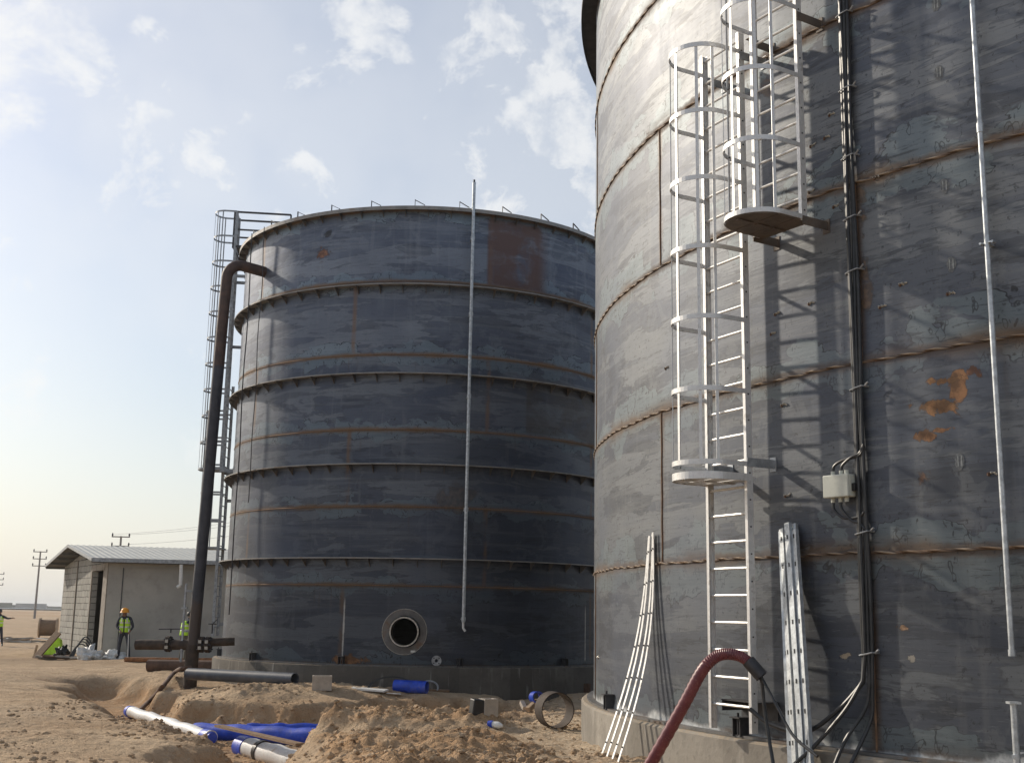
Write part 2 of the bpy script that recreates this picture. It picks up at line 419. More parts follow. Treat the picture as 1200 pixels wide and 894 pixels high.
# ------------------------------------------------------------------ numpy noise + terrain
def _hash(ix, iy, s):
    h = (ix.astype(np.int64)*374761393 + iy.astype(np.int64)*668265263 + s*1442695041) & 0x7fffffff
    h = ((h ^ (h >> 13))*1274126177) & 0x7fffffff
    return ((h ^ (h >> 16)) & 0xffff)/65535.0
def vnoise(x, y, s=0):
    ix, iy = np.floor(x), np.floor(y); fx, fy = x-ix, y-iy
    fx = fx*fx*fx*(fx*(fx*6-15)+10); fy = fy*fy*fy*(fy*(fy*6-15)+10)
    a, b = _hash(ix, iy, s), _hash(ix+1, iy, s); c, d = _hash(ix, iy+1, s), _hash(ix+1, iy+1, s)
    return (a+(b-a)*fx)+((c+(d-c)*fx)-(a+(b-a)*fx))*fy-.5
def fbm(x, y, f, o=4, s=0, g=.5):
    r = 0; a = 1
    ca, sa = cos(.6), sin(.6)
    for i in range(o):
        r = r+a*vnoise(x*f, y*f, s+i*17); f *= 2.03; a *= g; x, y = ca*x-sa*y+3.1, sa*x+ca*y+1.7
    return r

LC = (-2.533, 36.76); LR = 5.85
RC = (13.34, 19.508); RR = 11.934
ZB = -1.30                     # tank base level (top of the concrete rings)
GZ = -1.85
CTRL = [  # (photo x, photo y, height): rims, floors and crests of the diggings
 (0,894,-1.82),(0,770,-1.85),(0,800,-1.85),(0,830,-1.84),(0,860,-1.82),(100,894,-1.78),(100,862,-1.82),(60,835,-1.86),(190,894,-1.82),(175,872,-1.86),
 (225,857,-2.12),(240,872,-2.08),
 (40,796,-1.86),(80,791,-1.84),(130,789,-1.82),(185,794,-1.82),(20,785,-1.85),(100,780,-1.84),(180,782,-1.85),
 (150,826,-2.42),(185,834,-2.48),(115,818,-2.28),(85,806,-2.05),
 (70,812,-1.93),(95,824,-2.02),(125,836,-2.12),(150,848,-2.16),(200,866,-2.12),(270,885,-2.14),(320,894,-2.16),
 (160,836,-2.52),(230,858,-2.56),(290,873,-2.57),(350,889,-2.6),
 (197,801,-1.78),(230,803,-1.72),(280,807,-1.72),(330,812,-1.80),(222,822,-2.0),(260,836,-2.12),(300,845,-2.25),(332,850,-2.36),
 (205,838,-2.44),(250,852,-2.50),(290,861,-2.54),(338,864,-2.54),
 (372,814,-1.85),(400,815,-1.86),(445,812,-1.84),(500,812,-1.84),(544,812,-1.85),(600,806,-1.85),(685,803,-1.85),
 (544,828,-2.14),(600,822,-2.13),(685,818,-2.12),(660,820,-2.12),(640,821,-2.12),
 (395,829,-1.58),(440,827,-1.52),(500,826,-1.50),(560,829,-1.56),(590,838,-1.66),(620,850,-1.80),(650,866,-1.88),(690,884,-1.90),
 (385,880,-1.66),(400,860,-1.58),(450,894,-1.50),(450,860,-1.50),(520,880,-1.50),(560,860,-1.56),(600,880,-1.66),(640,894,-1.74),(400,894,-1.62),
 (620,838,-2.08),(640,835,-2.08),(690,828,-2.06),(660,853,-1.94),(684,856,-1.80),(650,846,-2.0),(700,872,-1.78),(725,884,-1.76),(800,892,-1.74),(760,890,-1.75)]
CW = [(-3,22.5,-2.45),(-3.2,25,-2.4),(-1.5,24.5,-2.3),(0,25,-2.2),(-1,22.8,-2.1),(.3,22.5,-2.1),(-3.2,18.5,-2.55),(-2.9,16,-2.5),(-3,13,-2.2),
      (0,0,-1.66),(-2,0,-1.66),(2,0,-1.66),(0,6,-1.6),(-6,5,-1.75),(5,5,-1.7),(0,10,-1.5),(-2,10,-1.55),(3,10,-1.7),(-8,10,-1.85),
      (-2.5,32.5,-1.85),(-6,33.5,-1.85),(2,32,-1.85),(6,30,-1.9),(5,40,-1.85),(-14,36,-1.85),(-20,36,-1.85),(-14,45,-1.85),(-30,45,-1.85),(-20,60,-1.85),
      (-40,20,-1.85),(-15,20,-1.85),(-15,10,-1.85),(30,10,-1.8),(30,30,-1.8),(30,50,-1.85),(0,70,-1.85),(-80,90,-1.85),(80,90,-1.85),(-60,0,-1.85),(60,0,-1.85),(-40,-30,-1.85),(40,-30,-1.85),(0,-40,-1.8),
      (4.0,12.2,-1.72),(5,11,-1.72),(6.4,9.5,-1.72),(8,8,-1.72)]
for (px, py, zt_) in ((376,831,-1.60),(370,838,-1.62),(363,850,-1.66),(356,864,-1.70),(350,880,-1.74),(345,894,-1.78)):
    q = onz(px, py, zt_); CW.append((q.x, q.y, zt_)); CW.append((q.x+.25, q.y+.05, zt_+.07)); CW.append((q.x-.28, q.y-.05, -2.25)); CW.append((q.x-.45, q.y-.05, -2.5))
for (px, py, off, zf) in ((45,797,.5,-2.0),(80,793,.55,-2.2),(110,792,.6,-2.33),(135,792,.65,-2.42),(160,794,.7,-2.46),(183,797,.7,-2.46),
                          (400,815,.3,-2.2),(445,812,.3,-2.2),(500,812,.3,-2.2),(544,812,.3,-2.2),(600,806,.3,-2.16),(645,804,.3,-2.14),(685,803,.3,-2.12)):
    q = onz(px, py, -1.85); CW.append((q.x, q.y, -1.84)); CW.append((q.x*(1-off/q.y), q.y-off, zf)); CW.append((q.x*(1-1.2/q.y), q.y-1.2, zf-.03))
_p0 = onz(153, 832, -2.30); _p2 = onz(292, 873, -2.32); _p3 = onz(420, 907, -2.34)
for a_, b_ in ((_p0, _p2), (_p2, _p3)):
    lat = Vector((b_.y-a_.y, a_.x-b_.x, 0)).normalized()
    for t in (0, .2, .4, .6, .8, .98):
        q = a_.lerp(b_, t)
        for w_, z_ in ((0, -2.50), (.30, -2.46), (-.30, -2.40)): CW.append((q.x+lat.x*w_, q.y+lat.y*w_, z_))
cp = np.array([list(onz(*c)) for c in CTRL]+CW)
def _phi(d): return d
_K = _phi(np.hypot(cp[:, None, 0]-cp[None, :, 0], cp[:, None, 1]-cp[None, :, 1]))
_n = len(cp); _A = np.zeros((_n+1, _n+1)); _A[:_n, :_n] = _K-np.eye(_n)*.03; _A[:_n, _n] = 1; _A[_n, :_n] = 1
_w = np.linalg.solve(_A, np.append(cp[:, 2]-GZ, 0))
def ground(x, y, noise=True):
    x = np.asarray(x, float); y = np.asarray(y, float)
    sh = x.shape; xf, yf = x.ravel(), y.ravel(); h = np.full(xf.shape, _w[_n])
    for i in range(_n): h += _w[i]*np.hypot(xf-cp[i, 0], yf-cp[i, 1])
    far = np.clip((np.hypot(xf, yf-20)-60)/60, 0, 1); h *= 1-far
    h = h.reshape(sh)
    if noise:
        en = fbm(x, y, 1.9, 3, 77)*.16
        def cut(v, top, w):
            t = np.clip(v/top, 0, 1.25); q = np.clip((t+en*np.clip(t*4, 0, 1)-.30)/.40, 0, 1); q = q*q*(3-2*q)
            return top*(t*(1-w)+q*w)
        near = np.clip((2.6-x)/1.2, 0, 1)*np.clip((34-y)/2, 0, 1)*np.clip((y-8)/3, 0, 1)
        h = h+near*(np.where(h < 0, -cut(-h, .60, .72)-np.clip(-h-.75, 0, 9), cut(h, .34, .15)+np.clip(h-.425, 0, 9))-h)
    if noise:
        dug = np.clip(h*3.2, 0, 1)+np.clip(-h*1.6, 0, .45)
        r = np.hypot(x, y-20)
        amp = .55+.8*dug
        n = fbm(x, y, .35, 3, 5)*.10+fbm(x, y, 1.6, 4, 9, .55)*.085*amp+np.abs(fbm(x, y, 5.2, 3, 21, .6))*.075*(amp+.2)*(.5+dug)-.018
        n = n*np.clip(1.4-r/160, .25, 1)
        h = h+n*np.clip(1+(h+.15)*1.1, .35, 1)-.015
        h = h+np.clip((r-80)/400, 0, 1)*fbm(x, y, .01, 3, 2)*1.2
        for C, r0 in ((LC, LR+.26), (RC, RR+.20)):              # level under the tanks
            d = np.hypot(x-C[0], y-C[1]); h = np.where(d < r0-.15, np.minimum(h, .1), h)
    return GZ+h
def gz(x, y): return float(ground(np.array([x]), np.array([y]))[0])
def hit(px, py, lift=0.0):
    """point of the terrain seen in this direction"""
    d = ray(px, py); t = np.arange(9, 130, .02); xs, ys, zs = d.x*t, d.y*t, d.z*t
    b = np.nonzero(zs <= ground(xs, ys))[0]; i = b[0] if len(b) else -1
    return Vector((xs[i], ys[i], zs[i]+lift))
def cylhit(px, py, C, R):
    d = ray(px, py); a = d.x**2+d.y**2; b = d.x*C[0]+d.y*C[1]; c = C[0]**2+C[1]**2-R*R
    return d*((b-math.sqrt(max(0, b*b-a*c)))/a)
def axis(lo, hi, step, far, growth):
    a = list(np.arange(lo, hi, step)); s = step; q = a[-1]
    while q < far: s *= growth; q += s; a.append(q)
    s = step; q = lo; pre = []
    while q > -far: s *= growth; q -= s; pre.append(q)
    return np.array(pre[::-1]+a)
gx = axis(-8.5, 4.0, .048, 3600, 1.045)
ya = list(np.arange(10.5, 22, .048))+list(np.arange(22, 35, .07))
s = .07; q = ya[-1]
while q < 3600: s *= 1.04; q += s; ya.append(q)
pre = []; s = .05; q = 10.5
while q > -300: s *= 1.12; q -= s; pre.append(q)
gy = np.array(pre[::-1]+ya)
X, Y = np.meshgrid(gx, gy); Z = ground(X, Y)
nx, ny = len(gx), len(gy)
me = bpy.data.meshes.new('ground')
me.vertices.add(nx*ny); me.vertices.foreach_set('co', np.stack([X, Y, Z], -1).ravel())
ii = (np.arange(ny-1)[:, None]*nx+np.arange(nx-1)[None, :]).ravel()
quads = np.stack([ii, ii+1, ii+nx+1, ii+nx], -1)
me.loops.add(quads.size); me.loops.foreach_set('vertex_index', quads.ravel())
me.polygons.add(len(quads)); me.polygons.foreach_set('loop_start', np.arange(0, quads.size, 4))
me.polygons.foreach_set('use_smooth', np.ones(len(quads), bool))
me.update(calc_edges=True)
at = me.color_attributes.new('soil', 'FLOAT_COLOR', 'POINT')
red = np.clip((GZ-.02-Z)/.3, 0, 1)*np.clip((1.0-X)/1.5, 0, 1)*.95
red = np.maximum(red, .9*np.clip((Z-GZ-.05)/.15, 0, 1)*np.clip((2.2-X)/1.2, 0, 1)*(Y < 24)*(Y > 5))
pale = np.clip((X+.6)/1.6, 0, 1)*np.clip((27-Y)/4, 0, 1)*np.clip((Y-10)/2, 0, 1)*np.clip((-1.72-Z)/.06, 0, 1)
damp = np.clip((np.hypot(X+19, Y-50)-2)/4, 0, 1)*0+np.exp(-((X+19)/6)**2-((Y-44)/4)**2)*.9
at.data.foreach_set('color', np.stack([red, pale*.8, damp, np.ones_like(red)], -1).ravel())
me.materials.append(ground_mat())
gnd = bpy.data.objects.new('ground', me); COL.objects.link(gnd); tag(gnd, kind='structure')

# loose clods and pebbles over the dug soil
def clods():
    base = []
    for k in range(5):
        bm = bmesh.new(); bmesh.ops.create_icosphere(bm, subdivisions=1, radius=1)
        for v in bm.verts: v.co *= random.uniform(.65, 1.2)
        base.append((np.array([v.co[:] for v in bm.verts]), np.array([[v.index for v in f.verts] for f in bm.faces]))); bm.free()
    V = []; Fc = []; o = 0; made = 0
    rs = np.random.RandomState(3)
    while made < 15000:
        x = rs.uniform(-9, 4, 4000); y = rs.uniform(11, 33, 4000)
        zz = ground(x, y, False)-GZ
        w = np.clip(np.abs(zz)*2.2, .16, 1)*np.clip(1.6-y/26, .15, 1)*np.clip(fbm(x, y, .8, 2, 31)*3+.6, .1, 1)
        d1 = np.hypot(x-RC[0], y-RC[1]) > RR+.3; d2 = np.hypot(x-LC[0], y-LC[1]) > LR+.4
        keep = (rs.rand(4000) < w) & d1 & d2
        x, y = x[keep], y[keep]; h = ground(x, y)
        for a, b_, c in zip(x, y, h):
            bv, bf = base[rs.randint(5)]
            sc = .010+.05*rs.rand()**4.0
            t = rs.rand()*6.28; rot = np.array([[cos(t), -sin(t), 0], [sin(t), cos(t), 0], [0, 0, 1]])
            V.append((bv*(sc*rs.uniform(.8, 1.5), sc, sc*rs.uniform(.5, .9)))@rot.T+(a, b_, c+sc*.15)); Fc.append(bf+o); o += len(bv); made += 1
            if made >= 15000: break
    V = np.concatenate(V); Fc = np.concatenate(Fc)
    me = bpy.data.meshes.new('dirt_clods'); me.from_pydata(V.tolist(), [], Fc.tolist()); me.materials.append(bpy.data.materials['sandy_earth'])
    c = me.color_attributes.new('soil', 'FLOAT_COLOR', 'POINT'); c.data.foreach_set('color', np.tile([.35, .2, 0, 1], len(V)))
    ob = bpy.data.objects.new('dirt_clods', me); COL.objects.link(ob); tag(ob, kind='stuff')
clods()

# ------------------------------------------------------------------ tank pieces
def U(ang_deg, R): return math.radians(ang_deg+90)*R       # material u coordinate of a polar angle
def pol(ang, r, z=0.0): return Vector((r*cos(R_(ang)), r*sin(R_(ang)), z))

def make_ladder(root, R, ang, z0, z1, cz0, nh, mat, matp, brackets, gap, rung_top=99, w=.74, so=.35, bars=5, dzh=.83):
    """ladder fixed to a tank: side rails are the part, rungs, cage and platform its sub-parts. local x along the wall, y outward"""
    loc = pol(ang, R+so); rz = R_(ang-90)
    mb = MB()
    for sx in (-1, 1):
        mb.box((sx*w/2, 0, (z0+z1)/2), (.012, .085, z1-z0))
        mb.box((sx*(w/2-.022), .0385, (z0+z1)/2), (.034, .008, z1-z0))
        mb.box((sx*(w/2-.022), -.0385, (z0+z1)/2), (.034, .008, z1-z0))
    mb.cur = 1
    z = z0+.12
    while z < z1-.05:
        for sx in (-1, 1): mb.box((sx*(w/2+.0085), 0.0, z), (.005, .016, .016))
        z += .30
    lad = mb.build('ladder', [mat, M['black']], root, loc=loc, rot=(0, 0, rz))
    r = MB(); r.tube([(-w/2, 0, 0), (w/2, 0, 0)], .016, 8); first = None
    z = z0+.27
    while z < min(z1-.02, rung_top):
        if first is None: first = r.build('rung', mat, lad, smooth=True, loc=(0, 0, z))
        else: copy(first, lad, (0, 0, z))
        z += .30
    # cage
    path = [Vector((-w/2-.004, .02, 0)), Vector((-w/2-.004, .18, 0)), Vector((-w/2-.004, .33, 0))]
    for k in range(1, 24):
        a = pi-pi*k/24; path.append(Vector((cos(a)*(w/2+.004), .33+sin(a)*.37, 0)))
    path += [Vector((w/2+.004, .33, 0)), Vector((w/2+.004, .18, 0)), Vector((w/2+.004, .02, 0))]
    def strip(hgt, th=.007):
        m_ = MB(); n_ = len(path)
        for i, q in enumerate(path):
            d = (path[min(i+1, n_-1)]-path[max(i-1, 0)]).normalized(); nn = Vector((-d.y, d.x, 0))
            for (s_, zz) in ((0, -hgt/2), (1, -hgt/2), (1, hgt/2), (0, hgt/2)): m_.v.append(tuple(q+nn*th*s_+Vector((0, 0, zz))))
        for i in range(n_-1):
            for k in range(4): m_.face(i*4+k, i*4+(k+1) % 4, i*4+4+(k+1) % 4, i*4+4+k)
        m_.face(0, 1, 2, 3); m_.face(n_*4-4, n_*4-3, n_*4-2, n_*4-1)
        return m_
    h0 = strip(.055).build('cage_hoop', mat, lad, loc=(0, 0, cz0))
    for k in range(1, nh): copy(h0, lad, (0, 0, cz0+.0+dzh*k))
    zt = cz0+dzh*(nh-1)
    idx = [4, 8, 14, 20, 24] if bars == 5 else [5, 14, 23]
    for i in idx:
        q = path[min(i, len(path)-1)]; d = (path[min(i+1, len(path)-1)]-path[i-1]).normalized()
        bb = MB(); bb.box((0, 0, 0), (.036, .007, zt-cz0+.05))
        bb.cur = 1
        for k in range(nh): bb.box((0, .008, -(zt-cz0)/2+.0+dzh*k), (.014, .010, .014))
        bb.build('cage_bar', [mat, M['black']], lad, loc=(q.x*.985, .33+(q.y-.33)*.985, (cz0+zt)/2), rot=(0, 0, math.atan2(d.y, d.x)+pi))
    # platform of boards inside the bottom hoop
    pm = MB(); edges = [(-.10, .12), (.17, .37), (.42, .67)] if gap else [(-.10, .135), (.15, .385), (.40, .675)]
    for (ya_, yb) in edges:
        out = []
        for yy in np.linspace(ya_, yb, 7):
            hw = w/2-.012 if yy <= .33 else math.sqrt(max(.0004, (w/2)**2*(1-((yy-.33)/.37)**2)))-.012
            out.append((max(hw, .02), yy))
        o = len(pm.v)
        for zz in (-.03, .012):
            for hw, yy in out: pm.v.append((-hw, yy, zz)); pm.v.append((hw, yy, zz))
        n_ = len(out)
        for k in range(n_-1):
            a = o+2*k; pm.face(a, a+1, a+3, a+2); b2 = a+2*n_; pm.face(b2, b2+2, b2+3, b2+1)
            pm.face(a, a+2, b2+2, b2); pm.face(a+1, b2+1, b2+3, a+3)
        pm.face(o, o+2*n_, o+2*n_+1, o+1); e_ = o+2*n_-2; pm.face(e_, e_+1, e_+2*n_+1, e_+2*n_)
        pm.box((0, (ya_+yb)/2, -.04), (.05, (yb-ya_)*.8, .012))
    if gap: pm.v = [(x_, y_ if abs(y_-.33) > 9 else y_, z_) for (x_, y_, z_) in pm.v]
    pm.build('platform', matp, lad, loc=(0, 0, cz0-(.15 if gap else .01)))
    if gap:
        h2 = copy(h0, lad, (0, 0, cz0-.15)); h2.scale = (1, 1, 1.5)
    # wall brackets
    for (z, both) in brackets:
        for sx in ((-1, 1) if both else (1,)):
            bm_ = MB(); bm_.box((0, -.16, 0), (.010, .40, .10)); bm_.box((.03, -.16, .046), (.055, .40, .009))
            bm_.box((.02, -.352, 0), (.10, .012, .16))
            bm_.build('bracket', matp if not gap else M['zinc'], lad, loc=(sx*(w/2+.014), 0, z), rot=(0, 0, 0))
    return lad

def anchor_chair():
    m = MB(); m.box((0, .07, .11), (.012, .12, .20)); m.box((.13, .07, .11), (.012, .12, .20)); m.box((.065, .08, .218), (.18, .15, .016)); m.tube([(.065, .10, .02), (.065, .10, .27)], .014, 8)
    return m

# ================================================================== LEFT TANK
H_T = 12.05; COURSE_L = 2.004
tl = empty('storage_tank', (LC[0], LC[1], ZB), 'smaller bare steel tank with stiffening rings and a round open manhole', 'storage tank')
sL = steel_mat('bare_steel', LR, COURSE_L, 5, R_(-17), band=.24, rustw=.6, metal=.5,
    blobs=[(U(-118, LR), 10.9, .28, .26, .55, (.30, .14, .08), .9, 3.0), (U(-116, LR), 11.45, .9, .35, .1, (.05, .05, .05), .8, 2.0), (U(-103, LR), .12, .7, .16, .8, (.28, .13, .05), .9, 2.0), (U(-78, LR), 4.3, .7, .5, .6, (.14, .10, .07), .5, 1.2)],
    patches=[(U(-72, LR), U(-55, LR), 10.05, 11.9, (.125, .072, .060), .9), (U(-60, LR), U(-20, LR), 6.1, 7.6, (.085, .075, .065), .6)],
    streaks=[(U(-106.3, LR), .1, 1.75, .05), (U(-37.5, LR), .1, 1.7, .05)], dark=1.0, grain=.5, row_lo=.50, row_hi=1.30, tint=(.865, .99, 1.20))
# shell with a real manhole opening at -90.7 deg, z 0.86
NZA, NZZ = -90.66, .86
mb = MB(); NA, NZ_ = 420, 150
for j in range(NZ_+1):
    zz = H_T*j/NZ_
    for i in range(NA):
        a = 2*pi*i/NA; mb.v.append((LR*cos(a), LR*sin(a), zz))
for j in range(NZ_):
    for i in range(NA):
        a = 2*pi*(i+.5)/NA; zc = H_T*(j+.5)/NZ_
        du = ((math.degrees(a)-NZA+180) % 360-180)*pi/180*LR
        if math.hypot(du, zc-NZZ) < .40: continue
        mb.face(j*NA+i, j*NA+(i+1) % NA, (j+1)*NA+(i+1) % NA, (j+1)*NA+i)
mb.build('shell', sL, tl, smooth=True, loc=(0, 0, 0))
MB().lathe([(LR-.01, H_T-.03), (LR*.5, H_T+.25), (.02, H_T+.4)], n=96).build('roof', M['girder'], tl, smooth=True, loc=(0, 0, 0))  # unseen roof, added so the interior behind the manhole stays dark
MB().lathe([(.02, .02), (LR-.01, .02)], n=96).build('floor_plate', M['interior'], tl, loc=(0, 0, 0))
MB().lathe([(LR+.003, .0), (LR+.12, .0), (LR+.12, .035), (LR+.003, .035)], n=160).build('base_lip', M['girder'], tl, loc=(0, 0, 0))
wL = weld_mat('weld_orange', 900, 0, (.24, .13, .06), (.34, .21, .11))
w0 = None
for k in range(1, 6):
    m = MB(); m.tube([pol(i*360/240, LR+.002, COURSE_L*k) for i in range(240)], .010, 6, closed=True)
    m.build('weld_seam', wL, tl, smooth=True, loc=(0, 0, 0))
# stiffening rings with gussets underneath
gn = 0
gus = MB(); gus.add([(0, .002, -.006), (0, .225, -.006), (0, .225, -.03), (0, .002, -.23), (.010, .002, -.006), (.010, .225, -.006), (.010, .225, -.03), (.010, .002, -.23)],
                    [(0, 1, 2, 3), (7, 6, 5, 4), (0, 4, 5, 1), (1, 5, 6, 2), (2, 6, 7, 3), (3, 7, 4, 0)])
gus_me = None
for ri, zr in enumerate((H_T-.02, 9.90, 7.49, 5.10, 2.69)):
    z_ = zr
    prof = [(LR+.003, z_-.006), (LR+.235, z_-.006), (LR+.235, z_-.022), (LR+.245, z_-.022), (LR+.245, z_+.008), (LR+.003, z_+.008)]
    if ri == 0: prof = [(LR+.003, z_-.006), (LR+.21, z_-.006), (LR+.21, z_-.07), (LR+.222, z_-.07), (LR+.222, z_+.03), (LR+.003, z_+.03)]
    rg = MB().lathe(prof, n=180).build('stiffener_ring', M['ring_steel'], tl, smooth=True, loc=(0, 0, 0))
    rest = MB()
    for k in range(60):
        a = -190+6*k
        vis = -190 <= a < -78
        if vis:
            loc = pol(a, LR, z_); rot = (0, 0, R_(a-90))
            if gus_me is None: gus_me = gus.build('gusset', M['girder'], rg, loc=loc, rot=rot)
            else: copy(gus_me, rg, loc, rot)
        else:
            mt = Matrix.Translation(pol(a, LR, z_)) @ Matrix.Rotation(R_(a-90), 4, 'Z')
            rest.add([mt @ Vector(q) for q in gus.v], gus.f)
    rb = rest.build('gusset', M['girder'], rg, loc=(0, 0, 0)); rb['kind'] = 'stuff'
# clips standing on the rim
clip = MB(); clip.bar((0, 0, 0), (0, 0, .20), .035, .014); clip.bar((0, 0, .19), (.26, 0, .05), .035, .014); clip.bar((.26, 0, 0), (.26, 0, .06), .03, .012)
c0 = None
for a in np.arange(-196, 20, 11.6):
    loc = pol(a, LR+.1, H_T+.02); rot = (0, 0, R_(a+90))
    if c0 is None: c0 = clip.build('rim_clip', M['dark_steel'], tl, loc=loc, rot=rot)
    else: copy(c0, tl, loc, rot)
# manhole: reinforcing pad, neck, flange
pad = MB(); K = 48
for ri_ in (.40, .56):
    for k in range(K):
        t = 2*pi*k/K; a = NZA+math.degrees(ri_*cos(t)/LR); pad.v.append(tuple(pol(a, LR+.014, NZZ+ri_*sin(t))))
for ri_ in (.40, .57):
    for k in range(K):
        t = 2*pi*k/K; a = NZA+math.degrees(ri_*cos(t)/LR); pad.v.append(tuple(pol(a, LR+.001, NZZ+ri_*sin(t))))
for k in range(K):
    j = (k+1) % K; pad.face(k, j, K+j, K+k); pad.face(K+k, K+j, 3*K+j, 3*K+k); pad.face(k, j, 2*K+j, 2*K+k)
mh = pad.build('manhole', M['girder'], tl, smooth=False, loc=(0, 0, 0)); mh['label'] = 'round reinforcing pad around the open manhole'
rimw = MB(); rimw.tube([pol(NZA+math.degrees(.565*cos(2*pi*k/64)/LR), LR+.014, NZZ+.565*sin(2*pi*k/64)) for k in range(64)], .009, 6, closed=True); rimw.build('weld_seam', M['steel_cut'], mh, loc=(0, 0, 0))
MB().pipe(pol(NZA, LR-.35, NZZ), pol(NZA, LR+.16, NZZ), .365, .335, 48).build('neck', M['girder'], mh, smooth=True, loc=(0, 0, 0))
MB().pipe(pol(NZA, LR+.145, NZZ), pol(NZA, LR+.165, NZZ), .372, .336, 48).build('neck_rim', M['steel_cut'], mh, smooth=True, loc=(0, 0, 0))
# small bolted flange low on the shell
m = MB(); a_ = -82.66
m.pipe(pol(a_, LR-.02, .165), pol(a_, LR+.12, .165), .055, .042, 20); m.pipe(pol(a_, LR+.12, .165), pol(a_, LR+.145, .165), .125, .045, 28); m.cur = 1
for k in range(4):
    t = pi/4+k*pi/2; cpt = pol(a_+math.degrees(.088*cos(t)/LR), LR+.147, .165+.088*sin(t)); m.box(cpt, (.028, .012, .028))
m.build('flange', [M['zinc'], M['black']], tl, smooth=True, loc=(0, 0, 0))
m = MB(); m.box((0, 0, 0), (.12, .012, .05)); m.build('tag_plate', M['white'], tl, loc=pol(-88.4, LR+.012, .38), rot=(0, 0, R_(1.6)))
ac = None
for a in (-164.5, -134.8, -105.6, -76.3, -46, -16):
    loc = pol(a, LR, 0.0); rot = (0, 0, R_(a-90))
    if ac is None: ac = anchor_chair().build('anchor_chair', M['dark_steel'], tl, loc=loc, rot=rot)
    else: copy(ac, tl, loc, rot)
# conduit standing off the shell, rising above the rim
m = MB(); a_ = -76.7
cd = m.tube([pol(a_, LR+.30, 1.12), pol(a_, LR+.30, H_T+.72)], .045, 14).build('conduit_pipe', M['galvanised'], tl, smooth=True, loc=(0, 0, 0))
for zz in (1.0+.2, 3.95, 6.9, 9.1, 11.2):
    m = MB(); m.tube([pol(a_, LR+.30, zz-.05), pol(a_, LR+.30, zz+.05)], .058, 14); m.bar(pol(a_, LR, zz), pol(a_, LR+.30, zz), .03, .03); m.build('coupling', M['galvanised'], cd, smooth=True, loc=(0, 0, 0))
m = MB(); m.tube([pol(a_, LR+.30, 1.12), pol(a_, LR+.30, .98), pol(a_+.5, LR+.32, .90)], .03, 10); m.build('cable_gland', M['white_wrap'], cd, smooth=True, loc=(0, 0, 0))
m = MB(); m.tube([pol(a_, LR+.30, H_T+.72), pol(a_, LR+.30, H_T+.80)], .028, 10); m.build('pipe_cap', M['dark_steel'], cd, smooth=True, loc=(0, 0, 0))
# two ropes hanging down the shell at the left
for a_, zt, zb_ in ((-146.0, H_T, 1.2), (-138.6, H_T, 4.2)):
    m = MB(); m.tube([pol(a_+.25*sin(k*1.3), LR+.27+.01*sin(k), zb_+(zt-zb_)*k/14) for k in range(15)], .017 if zt-zb_ > 9 else .012, 6)
    m.build('hanging_cable', M['dark_steel'], tl, smooth=True, loc=(0, 0, 0))
# caged ladders on the tank's left flank
make_ladder(tl, LR, -178.5, .55, 8.2, 3.15, 6, M['zinc'], M['zinc'], [(.9, False), (4.62, False), (7.7, True)], False)
make_ladder(tl, LR, -172.5, 5.40, 13.5, 5.45, 11, M['zinc'], M['zinc'], [(5.4, True), (7.67, False), (9.33, False), (11.4, True)], False, dzh=.803)
# guard rail of the landing on the rim beside the ladder
gr = MB()
for da in (-.45, .45):
    lat = Vector((-sin(R_(-173)), cos(R_(-173)), 0))*da*.9
    a_, b_ = pol(-173, LR+.42)+lat, pol(-173, LR-1.30)+lat
    Z0 = H_T+.30
    for q, z0_ in ((a_, Z0-.05), (b_, H_T+.02)): gr.bar(q+Vector((0, 0, z0_)), q+Vector((0, 0, Z0+1.12)), .045, .045)
    gr.bar(a_+Vector((0, 0, Z0+1.12)), b_+Vector((0, 0, Z0+1.12)), .05, .05)
    gr.bar(a_+Vector((0, 0, Z0+.55)), a_.lerp(b_, .55)+Vector((0, 0, Z0+.55)), .045, .045)
    gr.bar(a_+Vector((0, 0, Z0)), b_+Vector((0, 0, Z0)), .05, .08)
    gr.bar(a_+Vector((0, 0, Z0-.02)), pol(-173, LR)+lat+Vector((0, 0, Z0-.75)), .045, .045)
for t in (.1, .25, .4, .55): gr.bar(pol(-173, LR+.42-1.7*t)+Vector((.05, -.42, H_T+.30)), pol(-173, LR+.42-1.7*t)+Vector((-.05, .42, H_T+.30)), .14, .03)
gr.build('guard_rail', M['dark_steel'], tl, loc=(0, 0, 0))

# concrete ring below it
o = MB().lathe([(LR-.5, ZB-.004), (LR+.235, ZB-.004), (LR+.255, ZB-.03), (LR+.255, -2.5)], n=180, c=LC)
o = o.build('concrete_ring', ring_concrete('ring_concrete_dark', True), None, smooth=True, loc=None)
tag(o, 'dark concrete ring foundation under the smaller ringed tank', 'foundation')

